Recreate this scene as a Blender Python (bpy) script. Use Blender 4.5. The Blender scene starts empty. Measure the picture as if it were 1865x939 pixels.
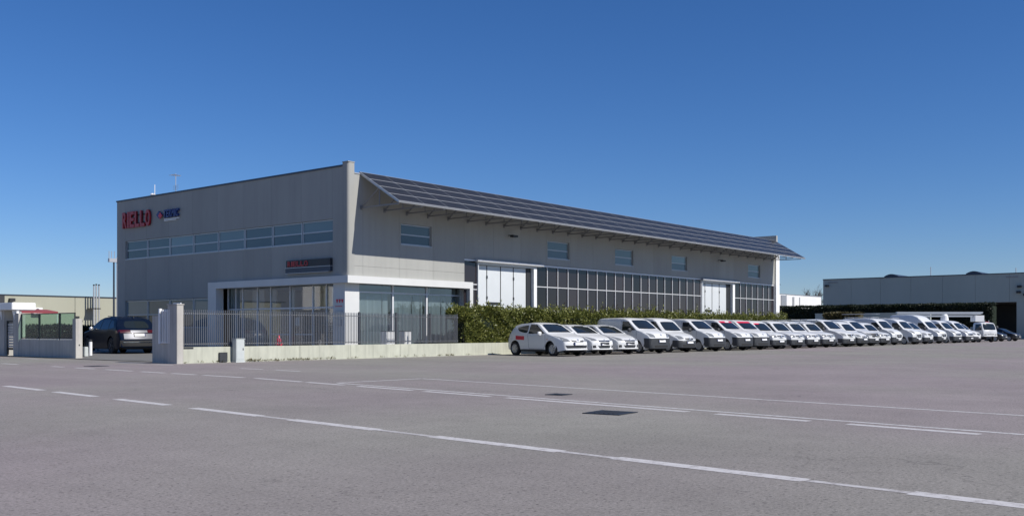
import bpy, bmesh, math, random
from mathutils import Vector
from mathutils.bvhtree import BVHTree
import numpy as np
R = math.radians
random.seed(7)
scn = bpy.context.scene
col = scn.collection

# ------------------------------------------------------------------ camera
cam_d = bpy.data.cameras.new("camera")
cam = bpy.data.objects.new("camera", cam_d)
col.objects.link(cam)
cam.location = (-30.042, -34.333, 1.2)
cam.rotation_euler = (R(90), 0, math.atan2(0.634, 0.77333) - R(90))
cam_d.sensor_width = 36.0
cam_d.lens = 36.0 * 1790.0 / 1865.0
cam_d.shift_y = (602.0 - 469.5) / 1865.0
cam_d.clip_start = 0.1
cam_d.clip_end = 6000
scn.camera = cam

# ------------------------------------------------------------------ light
SUN = Vector((0.52, -2.55, 2.23)).normalized()      # direction towards the sun
SUN_EL = math.asin(SUN.z)
SUN_AZ = math.atan2(SUN.x, SUN.y)                   # clockwise from +Y
world = bpy.data.worlds.new("World")
scn.world = world
world.use_nodes = True
wn = world.node_tree
bg = wn.nodes["Background"]
sky = wn.nodes.new("ShaderNodeTexSky")
sky.sky_type = 'NISHITA'
sky.sun_disc = False
sky.sun_elevation = SUN_EL
sky.sun_rotation = SUN_AZ
sky.altitude = 300
sky.air_density = 1.0
sky.dust_density = 0.0
sky.ozone_density = 6.0
hsv = wn.nodes.new("ShaderNodeHueSaturation")          # the camera's vivid rendering of the clear blue sky
hsv.inputs["Saturation"].default_value = 1.12
wb_ = wn.nodes.new("ShaderNodeMix"); wb_.data_type = 'RGBA'; wb_.blend_type = 'MULTIPLY'
wb_.inputs[0].default_value = 1.0
wb_.inputs[7].default_value = (0.94, 1.0, 1.22, 1)    # white balance of the picture
wn.links.new(sky.outputs[0], wb_.inputs[6])
wn.links.new(wb_.outputs[2], hsv.inputs["Color"])
wn.links.new(hsv.outputs[0], bg.inputs[0])
bg.inputs[1].default_value = 0.078
sun_d = bpy.data.lights.new("sun", 'SUN')
sun_d.energy = 5.0
sun_d.angle = R(0.53)
sun_d.color = (1.0, 0.955, 0.89)
sun = bpy.data.objects.new("sun", sun_d)
col.objects.link(sun)
sun.rotation_euler = (-SUN).to_track_quat('-Z', 'Y').to_euler()
scn.view_settings.view_transform = 'Standard'
scn.view_settings.look = 'None'
scn.view_settings.exposure = 0.02
scn.view_settings.gamma = 1.0
scn.view_settings.use_curve_mapping = False
scn.cycles.max_bounces = 6
scn.cycles.transparent_max_bounces = 12

# ------------------------------------------------------------------ materials
def newmat(name):
    m = bpy.data.materials.new(name)
    m.use_nodes = True
    return m, m.node_tree, m.node_tree.nodes["Principled BSDF"]

def mat(name, c, rough=0.6, metal=0.0, spec=0.5, var=0.0, scale=3.0, bump=0.0, bscale=60.0, stretch=None, coat=0.0, streak=0.0):
    m, nt, b = newmat(name)
    b.inputs["Base Color"].default_value = (*c, 1)
    b.inputs["Roughness"].default_value = rough
    b.inputs["Metallic"].default_value = metal
    b.inputs["Specular IOR Level"].default_value = spec
    b.inputs["Coat Weight"].default_value = coat
    b.inputs["Coat Roughness"].default_value = 0.05
    if var or bump:
        tc = nt.nodes.new("ShaderNodeTexCoord")
        vec = tc.outputs["Object"]
        if stretch:
            mp = nt.nodes.new("ShaderNodeMapping")
            mp.inputs["Scale"].default_value = stretch
            nt.links.new(vec, mp.inputs[0]); vec = mp.outputs[0]
    if var:
        n = nt.nodes.new("ShaderNodeTexNoise")
        n.inputs["Scale"].default_value = scale
        n.inputs["Detail"].default_value = 8
        n.inputs["Roughness"].default_value = 0.65
        nt.links.new(vec, n.inputs["Vector"])
        r = nt.nodes.new("ShaderNodeMapRange")
        r.inputs[1].default_value = 0.25; r.inputs[2].default_value = 0.75
        r.inputs[3].default_value = 1 - var; r.inputs[4].default_value = 1 + var
        nt.links.new(n.outputs["Fac"], r.inputs[0])
        mx = nt.nodes.new("ShaderNodeMix"); mx.data_type = 'RGBA'; mx.blend_type = 'MULTIPLY'
        mx.inputs[0].default_value = 1
        mx.inputs[6].default_value = (*c, 1)
        nt.links.new(r.outputs[0], mx.inputs[7])
        last = mx.outputs[2]
        if streak:                                          # rain runs down the face
            mp2 = nt.nodes.new("ShaderNodeMapping"); mp2.inputs["Scale"].default_value = (5.0, 5.0, 0.22)
            nt.links.new(tc.outputs["Object"], mp2.inputs[0])
            n3 = nt.nodes.new("ShaderNodeTexNoise"); n3.inputs["Scale"].default_value = 1.0; n3.inputs["Detail"].default_value = 6
            nt.links.new(mp2.outputs[0], n3.inputs["Vector"])
            r3 = nt.nodes.new("ShaderNodeMapRange"); r3.inputs[1].default_value = 0.48; r3.inputs[2].default_value = 0.75
            r3.inputs[3].default_value = 1.0; r3.inputs[4].default_value = 1 - streak
            nt.links.new(n3.outputs["Fac"], r3.inputs[0])
            m3 = nt.nodes.new("ShaderNodeMix"); m3.data_type = 'RGBA'; m3.blend_type = 'MULTIPLY'; m3.inputs[0].default_value = 1
            nt.links.new(last, m3.inputs[6]); nt.links.new(r3.outputs[0], m3.inputs[7]); last = m3.outputs[2]
        nt.links.new(last, b.inputs["Base Color"])
    if bump:
        n2 = nt.nodes.new("ShaderNodeTexNoise")
        n2.inputs["Scale"].default_value = bscale
        n2.inputs["Detail"].default_value = 4
        nt.links.new(tc.outputs["Object"], n2.inputs["Vector"])
        bp = nt.nodes.new("ShaderNodeBump")
        bp.inputs["Strength"].default_value = bump
        bp.inputs["Distance"].default_value = 0.02
        nt.links.new(n2.outputs["Fac"], bp.inputs["Height"])
        nt.links.new(bp.outputs[0], b.inputs["Normal"])
    return m

def glass_mat(name, tint, trans, rough=0.02, base=(0.02, 0.025, 0.03), ior=1.5):
    """coated pane: part see-through (tinted), part dark, fresnel reflection on top"""
    m, nt, b = newmat(name)
    b.inputs["Base Color"].default_value = (*base, 1)
    b.inputs["Roughness"].default_value = rough
    b.inputs["IOR"].default_value = 1.5
    if trans > 0:
        t = nt.nodes.new("ShaderNodeBsdfTransparent"); t.inputs[0].default_value = (*tint, 1)
        d = nt.nodes.new("ShaderNodeBsdfDiffuse"); d.inputs[0].default_value = (*base, 1)
        gl = nt.nodes.new("ShaderNodeBsdfGlossy"); gl.inputs["Roughness"].default_value = rough
        fr = nt.nodes.new("ShaderNodeFresnel"); fr.inputs[0].default_value = ior
        m1 = nt.nodes.new("ShaderNodeMixShader"); m1.inputs[0].default_value = trans
        m2 = nt.nodes.new("ShaderNodeMixShader")
        nt.links.new(d.outputs[0], m1.inputs[1]); nt.links.new(t.outputs[0], m1.inputs[2])
        gm = nt.nodes.new("ShaderNodeNewGeometry"); iv = nt.nodes.new("ShaderNodeMath"); iv.operation = 'SUBTRACT'; iv.inputs[0].default_value = 1.0
        ml = nt.nodes.new("ShaderNodeMath"); ml.operation = 'MULTIPLY'      # the inner face of a pane adds no total reflection
        nt.links.new(gm.outputs["Backfacing"], iv.inputs[1]); nt.links.new(iv.outputs[0], ml.inputs[0]); nt.links.new(fr.outputs[0], ml.inputs[1])
        nt.links.new(ml.outputs[0], m2.inputs[0]); nt.links.new(m1.outputs[0], m2.inputs[1]); nt.links.new(gl.outputs[0], m2.inputs[2])
        nt.links.new(m2.outputs[0], nt.nodes["Material Output"].inputs[0])
    return m

def by_object(m, lo, hi):
    """each object with this material gets its own brightness (blinds half drawn, dirt, age)"""
    nt = m.node_tree; b = nt.nodes["Principled BSDF"]; s = b.inputs["Base Color"]
    oi = nt.nodes.new("ShaderNodeObjectInfo"); r = nt.nodes.new("ShaderNodeMapRange")
    r.inputs[3].default_value = lo; r.inputs[4].default_value = hi
    nt.links.new(oi.outputs["Random"], r.inputs[0])
    mx = nt.nodes.new("ShaderNodeMix"); mx.data_type = 'RGBA'; mx.blend_type = 'MULTIPLY'; mx.inputs[0].default_value = 1
    if s.is_linked: nt.links.new(s.links[0].from_socket, mx.inputs[6])
    else: mx.inputs[6].default_value = s.default_value
    nt.links.new(r.outputs[0], mx.inputs[7]); nt.links.new(mx.outputs[2], s)
    return m

def asphalt_mat():
    m, nt, b = newmat("asphalt")
    L = nt.links.new
    g = nt.nodes.new("ShaderNodeNewGeometry")
    P = g.outputs["Position"]
    def noise(scale, detail=4, rough=0.6, vec=P):
        n = nt.nodes.new("ShaderNodeTexNoise")
        n.inputs["Scale"].default_value = scale; n.inputs["Detail"].default_value = detail
        n.inputs["Roughness"].default_value = rough
        L(vec, n.inputs["Vector"]); return n.outputs["Fac"]
    def rng(fac, a, b_, c, d):
        r = nt.nodes.new("ShaderNodeMapRange")
        for i, v in enumerate((a, b_, c, d)): r.inputs[i + 1].default_value = v
        L(fac, r.inputs[0]); return r.outputs[0]
    def mul(a, b_):
        x = nt.nodes.new("ShaderNodeMath"); x.operation = 'MULTIPLY'
        L(a, x.inputs[0]); L(b_, x.inputs[1]); return x.outputs[0]
    mp = nt.nodes.new("ShaderNodeMapping"); mp.inputs["Rotation"].default_value = (0, 0, R(-6))
    mp.inputs["Scale"].default_value = (0.9, 0.05, 1)
    L(P, mp.inputs[0])
    # lanes polished by tyres, blotches, chippings, dark pores
    v = mul(rng(noise(0.9, 3, 0.5, mp.outputs[0]), 0.3, 0.7, 0.96, 1.04), rng(noise(0.25, 5), 0.3, 0.7, 0.90, 1.09))
    v = mul(v, rng(noise(2.2, 6, 0.7), 0.3, 0.7, 0.93, 1.07))
    v = mul(v, rng(noise(36, 4, 0.8), 0.30, 0.70, 0.62, 1.38))
    pore = rng(noise(22, 3, 0.7), 0.58, 0.67, 1.0, 0.42)
    v = mul(v, pore)
    v = mul(v, rng(noise(9.0, 5, 0.75), 0.60, 0.72, 1.0, 0.80))
    v = mul(v, rng(noise(13.0, 4, 0.75), 0.64, 0.74, 1.0, 1.22))
    vo = nt.nodes.new("ShaderNodeTexVoronoi"); vo.inputs["Scale"].default_value = 55
    L(P, vo.inputs["Vector"])
    chip = rng(vo.outputs["Distance"], 0.0, 0.5, 1.12, 0.92)
    v = mul(v, chip)
    # sparse hairline cracks near the carriageway
    vc = nt.nodes.new("ShaderNodeTexVoronoi"); vc.feature = 'DISTANCE_TO_EDGE'; vc.inputs["Scale"].default_value = 0.35
    wob = nt.nodes.new("ShaderNodeTexNoise"); wob.inputs["Scale"].default_value = 1.5; wob.inputs["Detail"].default_value = 5
    L(P, wob.inputs["Vector"])
    va = nt.nodes.new("ShaderNodeVectorMath"); va.operation = 'MULTIPLY_ADD'
    va.inputs[1].default_value = (1.6, 1.6, 0)
    L(wob.outputs["Color"], va.inputs[0]); L(P, va.inputs[2])
    L(va.outputs[0], vc.inputs["Vector"])
    ck = rng(vc.outputs["Distance"], 0.0, 0.010, 0.70, 1.0)
    msk = rng(noise(0.16, 2), 0.51, 0.61, 0.0, 1.0)
    mk = nt.nodes.new("ShaderNodeMix"); mk.data_type = 'FLOAT'
    L(msk, mk.inputs[0]); mk.inputs[2].default_value = 1.0; L(ck, mk.inputs[3])
    v = mul(v, mk.outputs[0])
    tint = nt.nodes.new("ShaderNodeMix"); tint.data_type = 'RGBA'
    tint.inputs[6].default_value = (0.290, 0.250, 0.248, 1); tint.inputs[7].default_value = (0.275, 0.262, 0.232, 1)
    L(rng(noise(0.06, 2), 0.4, 0.6, 0, 1), tint.inputs[0])
    mx = nt.nodes.new("ShaderNodeMix"); mx.data_type = 'RGBA'; mx.blend_type = 'MULTIPLY'; mx.inputs[0].default_value = 1
    L(tint.outputs[2], mx.inputs[6]); L(v, mx.inputs[7])
    L(mx.outputs[2], b.inputs["Base Color"])
    b.inputs["Roughness"].default_value = 0.9
    b.inputs["Specular IOR Level"].default_value = 0.25
    bp = nt.nodes.new("ShaderNodeBump"); bp.inputs["Strength"].default_value = 0.55; bp.inputs["Distance"].default_value = 0.012
    L(noise(55, 4, 0.8), bp.inputs["Height"]); L(bp.outputs[0], b.inputs["Normal"])
    return m

def paint_mat(name, c, wear):
    """road paint, worn through to the asphalt in specks"""
    m, nt, b = newmat(name)
    L = nt.links.new
    g = nt.nodes.new("ShaderNodeNewGeometry")
    n = nt.nodes.new("ShaderNodeTexNoise"); n.inputs["Scale"].default_value = 9; n.inputs["Detail"].default_value = 9; n.inputs["Roughness"].default_value = 0.8
    L(g.outputs["Position"], n.inputs["Vector"])
    r = nt.nodes.new("ShaderNodeMapRange"); r.inputs[1].default_value = wear - 0.08; r.inputs[2].default_value = wear + 0.08
    L(n.outputs["Fac"], r.inputs[0])
    mx = nt.nodes.new("ShaderNodeMix"); mx.data_type = 'RGBA'
    mx.inputs[6].default_value = (0.282, 0.256, 0.244, 1); mx.inputs[7].default_value = (*c, 1)
    L(r.outputs[0], mx.inputs[0]); L(mx.outputs[2], b.inputs["Base Color"])
    b.inputs["Roughness"].default_value = 0.8
    return m

def leaf_mat(name, c1, c2, rough=0.45):
    m, nt, b = newmat(name)
    L = nt.links.new
    g = nt.nodes.new("ShaderNodeNewGeometry")
    r = nt.nodes.new("ShaderNodeValToRGB")
    r.color_ramp.elements[0].color = (*c1, 1); r.color_ramp.elements[1].color = (*c2, 1)
    L(g.outputs["Random Per Island"], r.inputs[0])
    L(r.outputs[0], b.inputs["Base Color"])
    b.inputs["Roughness"].default_value = rough
    t = nt.nodes.new("ShaderNodeBsdfTranslucent"); L(r.outputs[0], t.inputs[0])
    mx = nt.nodes.new("ShaderNodeMixShader"); mx.inputs[0].default_value = 0.25
    L(b.outputs[0], mx.inputs[1]); L(t.outputs[0], mx.inputs[2])
    L(mx.outputs[0], nt.nodes["Material Output"].inputs[0])
    return m

M = {}
M['asphalt'] = asphalt_mat()
M['paint'] = paint_mat("road_paint", (0.56, 0.54, 0.53), 0.425)
M['paint_worn'] = paint_mat("worn_road_paint", (0.60, 0.59, 0.58), 0.44)
M['paint_faint'] = paint_mat('faint_road_paint', (0.52, 0.50, 0.49), 0.47)
M['yard'] = mat("yard_concrete", (0.17, 0.165, 0.155), 0.9, var=0.15, scale=0.8, bump=0.3)
M['concrete'] = mat("facade_concrete", (0.345, 0.346, 0.322), 0.85, var=0.08, scale=0.7, bump=0.15, bscale=25, stretch=(1, 1, 0.35), streak=0.06)
M['joint'] = mat("joint_dark", (0.30, 0.295, 0.28), 0.95)
M['wallc'] = mat("wall_concrete", (0.46, 0.465, 0.38), 0.9, var=0.16, scale=1.6, bump=0.3, bscale=18, stretch=(1, 1, 0.5), streak=0.22)
M['gatewall'] = mat("gate_wall_concrete", (0.46, 0.44, 0.40), 0.9, var=0.14, scale=1.8, bump=0.3, bscale=18, stretch=(1, 1, 0.5), streak=0.22)
M['white'] = mat("white_enamel", (0.80, 0.80, 0.79), 0.45, var=0.04, scale=1.2)
M['portal'] = mat('pale_portal_paint', (0.62, 0.62, 0.60), 0.5, var=0.05, scale=0.8)
M['whitedoor'] = mat("white_door_sheet", (0.60, 0.625, 0.63), 0.4, var=0.04, scale=1.0)
M['frame'] = mat("grey_aluminium", (0.42, 0.44, 0.46), 0.4, 0.4, var=0.05)
M['mullion'] = mat("white_aluminium", (0.66, 0.66, 0.66), 0.4, 0.1)
M['dark'] = mat("dark_metal", (0.035, 0.037, 0.04), 0.5, 0.2)
M['coping'] = mat("dark_coping", (0.06, 0.075, 0.10), 0.45, 0.5)
M['black'] = mat("black_rubber", (0.016, 0.016, 0.017), 0.75, var=0.2, scale=20)
M['bars'] = mat("railing_steel", (0.21, 0.215, 0.225), 0.45, 0.2, var=0.1, scale=8)
M['steel'] = mat("galvanised_steel", (0.46, 0.47, 0.48), 0.42, 0.35, var=0.08, scale=8)
M['glass_dark'] = glass_mat("dark_curtain_glass", (0, 0, 0), 0, 0.03, (0.019, 0.0145, 0.016))
M['glass_win'] = glass_mat("window_glass", (0, 0, 0), 0, 0.03, (0.13, 0.18, 0.19))
M['glass_win_low'] = glass_mat("window_glass_lower", (0, 0, 0), 0, 0.03, (0.09, 0.125, 0.14))
M['glass_clear'] = glass_mat("entrance_glass", (0.86, 0.91, 0.92), 0.96, ior=2.4)
M['glass_car'] = glass_mat("car_glass", (0, 0, 0), 0, 0.04, (0.016, 0.022, 0.026))
M['cell'] = None
M['red'] = mat("red_plastic", (0.40, 0.012, 0.02), 0.4)
M['redpaint'] = mat("red_vinyl", (0.62, 0.02, 0.06), 0.4)
M['awning'] = mat('faded_red_canvas', (0.26, 0.055, 0.065), 0.8)
M['blue'] = mat("blue_plastic", (0.012, 0.03, 0.17), 0.4)
M['carwhite'] = mat("white_car_paint", (0.68, 0.685, 0.675), 0.3, coat=0.25, var=0.03, scale=1.5)
M['cardark'] = mat("dark_blue_car_paint", (0.004, 0.009, 0.024), 0.3, 0.0, spec=0.12, coat=0.03)
M['cargrey'] = mat("dark_grey_car_paint", (0.02, 0.02, 0.022), 0.3, 0.2, coat=0.8)
M['bumper'] = mat("grey_bumper_plastic", (0.036, 0.039, 0.044), 0.55, var=0.12, scale=6)
M['sheen'] = mat('painted_sun_sheen', (0.15, 0.155, 0.175), 0.4, 0.2, coat=0.3)  # grey standing in for the sun's reflection on the dark tailgate
M['silver'] = mat("silver_trim", (0.6, 0.61, 0.62), 0.3, 0.7)
M['chrome'] = mat("chrome", (0.7, 0.7, 0.7), 0.12, 1.0)
M['lamp'] = glass_mat("headlight_lens", (0, 0, 0), 0, 0.08, (0.20, 0.21, 0.22))
M['orange'] = mat("orange_lens", (0.7, 0.22, 0.02), 0.3)
M['taillight'] = mat("tail_light_lens", (0.06, 0.004, 0.009), 0.2, coat=0.5)
M['plate'] = mat("number_plate_white", (0.75, 0.75, 0.74), 0.4)
M['rim'] = mat("wheel_alloy", (0.38, 0.385, 0.39), 0.4, 0.5)
M['leaf'] = leaf_mat("hedge_leaf", (0.05, 0.072, 0.012), (0.27, 0.275, 0.07))
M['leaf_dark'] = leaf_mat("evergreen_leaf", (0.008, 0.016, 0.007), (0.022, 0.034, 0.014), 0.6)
M['leaf_dry'] = leaf_mat("dry_leaf", (0.06, 0.055, 0.02), (0.16, 0.13, 0.05), 0.6)
M['bark'] = mat("bark", (0.10, 0.08, 0.065), 0.9, var=0.3, scale=6)
M['cream'] = mat("cream_concrete", (0.37, 0.37, 0.29), 0.9, var=0.06, scale=0.4, stretch=(1, 1, 0.3))
M['greywall'] = mat("grey_concrete", (0.40, 0.43, 0.38), 0.9, var=0.06, scale=0.3, stretch=(1, 1, 0.3))
M['whitewall'] = mat("white_render", (0.78, 0.78, 0.77), 0.9, var=0.04, scale=0.3)
M['greenmesh'] = glass_mat("green_screen", (0.74, 0.90, 0.82), 0.86, 0.35, (0.02, 0.06, 0.045))
M['blind'] = mat("blind_fabric", (0.34, 0.37, 0.38), 0.8, var=0.05)
M['interior'] = mat("interior_plaster", (0.72, 0.72, 0.71), 0.9)
M['interior_dark'] = mat("interior_furniture", (0.10, 0.10, 0.115), 0.6)
M['creampanel'] = mat("cream_panel", (0.72, 0.62, 0.57), 0.6)
M['cabinet'] = mat("cabinet_grey", (0.50, 0.53, 0.51), 0.55, var=0.08, scale=4)
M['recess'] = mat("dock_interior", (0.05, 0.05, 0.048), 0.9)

for k_, lo, hi in (('glass_win', 0.6, 1.7), ('glass_win_low', 0.5, 1.6), ('glass_dark', 0.5, 1.8), ('carwhite', 0.93, 1.06), ('concrete', 0.96, 1.04)): by_object(M[k_], lo, hi)
def cell_mat():
    m, nt, b = newmat("solar_cell")
    L = nt.links.new
    tc = nt.nodes.new("ShaderNodeTexCoord")
    br = nt.nodes.new("ShaderNodeTexBrick")
    br.offset = 0.0
    br.inputs["Color1"].default_value = (0.020, 0.021, 0.019, 1); br.inputs["Color2"].default_value = (0.030, 0.027, 0.024, 1)
    br.inputs["Mortar"].default_value = (0.07, 0.07, 0.075, 1)
    br.inputs["Scale"].default_value = 1.0
    br.inputs["Mortar Size"].default_value = 0.004
    br.inputs["Brick Width"].default_value = 0.158; br.inputs["Row Height"].default_value = 0.118
    L(tc.outputs["Object"], br.inputs["Vector"])
    L(br.outputs["Color"], b.inputs["Base Color"])
    b.inputs["Roughness"].default_value = 0.28
    b.inputs["Specular IOR Level"].default_value = 0.13
    return m
M['cell'] = cell_mat()

# ------------------------------------------------------------------ mesh helpers
class MB:
    def __init__(s): s.v = []; s.f = []
    def add(s, vs, fs):
        o = len(s.v); s.v += [tuple(p) for p in vs]; s.f += [tuple(i + o for i in f) for f in fs]; return s
    def box(s, x0, x1, y0, y1, z0, z1):
        vs = [(x, y, z) for z in (z0, z1) for y in (y0, y1) for x in (x0, x1)]
        return s.add(vs, [(0, 2, 3, 1), (4, 5, 7, 6), (0, 1, 5, 4), (2, 6, 7, 3), (0, 4, 6, 2), (1, 3, 7, 5)])
    def prism(s, pts, a, b, axis='z'):
        n = len(pts)
        def P(p, h):
            return {'z': (p[0], p[1], h), 'x': (h, p[0], p[1]), 'y': (p[0], h, p[1])}[axis]
        vs = [P(p, a) for p in pts] + [P(p, b) for p in pts]
        fs = [tuple(range(n))[::-1], tuple(range(n, 2 * n))] + [(i, (i + 1) % n, n + (i + 1) % n, n + i) for i in range(n)]
        return s.add(vs, fs)
    def tube(s, p, q, r, r2=None, n=8):
        p = Vector(p); q = Vector(q); r2 = r if r2 is None else r2
        d = (q - p).normalized(); a = d.orthogonal().normalized(); b = d.cross(a)
        vs = []
        for c, rr in ((p, r), (q, r2)):
            for i in range(n):
                t = 2 * math.pi * i / n
                vs.append(c + (a * math.cos(t) + b * math.sin(t)) * rr)
        fs = [(i, (i + 1) % n, n + (i + 1) % n, n + i) for i in range(n)] + [tuple(range(n))[::-1], tuple(range(n, 2 * n))]
        return s.add(vs, fs)
    def lathe(s, prof, c=(0, 0, 0), axis='z', n=20, closed=False):
        vs = []; m = len(prof)
        for i in range(n):
            t = 2 * math.pi * i / n
            for r, h in prof:
                p = {'z': (r * math.cos(t), r * math.sin(t), h), 'x': (h, r * math.cos(t), r * math.sin(t))}[axis]
                vs.append((p[0] + c[0], p[1] + c[1], p[2] + c[2]))
        fs = []
        for i in range(n):
            j = (i + 1) % n
            for k in range(m if closed else m - 1):
                l = (k + 1) % m
                fs.append((i * m + k, j * m + k, j * m + l, i * m + l))
        return s.add(vs, fs)
    def mesh(s, name, m=None, smooth=False, bevel=0, recalc=True, ang=35):
        me = bpy.data.meshes.new(name)
        me.from_pydata(s.v, [], s.f)
        if recalc or bevel:
            bm = bmesh.new(); bm.from_mesh(me)
            bmesh.ops.recalc_face_normals(bm, faces=bm.faces)
            if bevel:
                bmesh.ops.bevel(bm, geom=[e for e in bm.edges if len(e.link_faces) == 2 and e.calc_face_angle(0) > 0.6], offset=bevel, segments=2, affect='EDGES', clamp_overlap=True)
            bm.to_mesh(me); bm.free()
        if m: me.materials.append(m)
        if smooth:
            me.shade_smooth(); me.set_sharp_from_angle(angle=R(ang))
        return me
    def obj(s, name, m, parent=None, loc=None, **k):
        return put(name, s.mesh(name, m, **k), parent, loc)

def put(name, me, parent=None, loc=None, rot=None):
    o = bpy.data.objects.new(name, me); col.objects.link(o)
    if parent: o.parent = parent
    if loc: o.location = loc
    if rot: o.rotation_euler = rot
    return o

def tag(o, label=None, cat=None, group=None, kind=None):
    if label: o['label'] = label
    if cat: o['category'] = cat
    if group: o['group'] = group
    if kind: o['kind'] = kind
    return o

def thing(name, label, cat, loc=(0, 0, 0), rz=0, group=None):
    o = bpy.data.objects.new(name, None); col.objects.link(o)
    o.empty_display_size = 0.3
    o.location = loc; o.rotation_euler = (0, 0, rz)
    return tag(o, label, cat, group)

def text_mesh(name, s, size, extrude, m, bold=0.0):
    c = bpy.data.curves.new(name, 'FONT'); c.body = s; c.size = size; c.extrude = extrude; c.offset = bold
    c.align_x = 'CENTER'
    o = bpy.data.objects.new(name, c); col.objects.link(o)
    dg = bpy.context.evaluated_depsgraph_get(); dg.update()
    me = bpy.data.meshes.new_from_object(o.evaluated_get(dg))
    bpy.data.objects.remove(o); bpy.data.curves.remove(c)
    me.name = name; me.materials.clear(); me.materials.append(m)
    return me

# ------------------------------------------------------------------ ground
g = MB().add([(-3000, -3000, 0), (3000, -3000, 0), (3000, 3000, 0), (-3000, 3000, 0)], [(0, 1, 2, 3)]).obj('asphalt_ground', M['asphalt'], recalc=False)
tag(g, kind='structure')
def strip(name, a, b, w, m, z=0.0022, taper=0):
    a = Vector((*a, 0)); b = Vector((*b, 0)); d = (b - a); n = Vector((-d.y, d.x, 0)).normalized() * w / 2
    k = max(1, int(d.length / 0.6)); vs = []; fs = []
    for i in range(k + 1):
        p = a + d * i / k; j = random.uniform(-0.012, 0.012)
        vs += [(p.x - n.x * (1 + j), p.y - n.y * (1 + j), z), (p.x + n.x * (1 - j), p.y + n.y * (1 - j), z)]
    fs = [(2 * i, 2 * i + 1, 2 * i + 3, 2 * i + 2) for i in range(k)]
    return MB().add(vs, fs).obj(name, m, g, recalc=False)
def xa(y): return -20.45 + (y + 12.0) * 0.104              # near lane line
for y0, y1 in ((-3.9, -5.6), (-6.6, -8.5), (-9.4, -11.4), (-12.2, -14.4), (-15.1, -17.05), (-18.0, -19.95), (-20.8, -22.8), (-23.6, -25.5), (-26.55, -28.5), (-29.2, -31.15), (-32.0, -33.9)):
    strip('lane_dash', (xa(y0), y0), (xa(y1), y1), 0.19, M['paint'])
for y0, y1 in ((-22.8, -23.6), (-25.5, -26.55), (-28.5, -29.2), (-31.15, -32.0)):
    strip('faded_line', (xa(y0), y0), (xa(y1), y1), 0.10, M['paint_faint'])
def xb(y): return -14.15 + y * 0.055 if y > -13.5 else -14.89 + (y + 13.5) * 0.162
for y0, y1 in ((6.4, 5.0), (3.1, 1.6), (-1.28, -2.18), (-3.07, -4.47), (-5.23, -6.97), (-7.5, -8.9), (-9.3, -10.58), (-11.0, -12.98), (-13.5, -15.8), (-16.05, -17.65), (-18.2, -20.2), (-20.6, -22.6), (-23.05, -27.1), (-27.6, -29.1), (-29.65, -31.3), (-31.8, -33.5)):
    strip('lane_dash', (xb(y0), y0), (xb(y1), y1), 0.17, M['paint'])
strip('bay_line', (-15.1, -16.85), (-12.35, -16.9), 0.11, M['paint_worn'])
strip('bay_line', (-12.35, -16.9), (-14.75, -31.6), 0.10, M['paint_worn'])
strip('bay_line', (xb(-17) + 0.36, -16.9), (xb(-33) + 0.36, -33), 0.10, M['paint_worn'])
for (x0, y0, x1, y1) in ((-10.41, 8.9, -10.45, 7.8), (-10.8, 0.5, -10.86, -1.3), (-11.0, -2.3, -11.0, -3.4), (-11.2, -7.6, -11.28, -8.9), (-11.3, -9.6, -11.5, -11.0)):
    strip('edge_dash', (x0, y0), (x1, y1), 0.12, M['paint_worn'])
for (x, y, r, nm) in ((-18.03, -26.34, 0.25, 'manhole_cover'), (-15.2, -23.3, 0.14, 'manhole_cover'), (-13.2, -2.3, 0.24, 'manhole_cover')):
    mb = MB().box(-r, r, -r, r, 0.001, 0.010)
    o = mb.obj(nm, M['dark'], g, (x, y, 0)); o.rotation_euler = (0, 0, R(6))
    fr = MB()
    for a in (-1, 1):
        fr.box(-r - 0.05, r + 0.05, a * (r + 0.027) - 0.022, a * (r + 0.027) + 0.022, 0.001, 0.013)
        fr.box(a * (r + 0.027) - 0.022, a * (r + 0.027) + 0.022, -r, r, 0.001, 0.012)
    for i in range(5): fr.box(-r + 0.05, r - 0.05, -r + 0.1 + i * (2 * r - 0.2) / 4 - 0.012, -r + 0.1 + i * (2 * r - 0.2) / 4 + 0.012, 0.009, 0.016)
    fr.obj('cover_rib', M['dark'], o)
yard = MB().add([(-9.7, -2.0, 0.02), (45, -2.0, 0.02), (45, 0.0, 0.02), (0, 0, 0.02), (0, 44.9, 0.02), (-8.9, 44.9, 0.02)], [(0, 1, 2, 3, 4, 5)]).obj('yard_pavement', M['yard'], recalc=False)
tag(yard, kind='structure')

# ------------------------------------------------------------------ main building
B = thing('industrial_building', 'long grey concrete industrial building with solar panel eave and white framed corner entrance', 'building')
G = 0.004    # half joint
def pbox(mb_args, name='wall_panel', m='concrete', parent=B):
    mb = MB()
    for a in mb_args: mb.box(*a)
    return mb.obj(name, M[m], parent)
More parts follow.
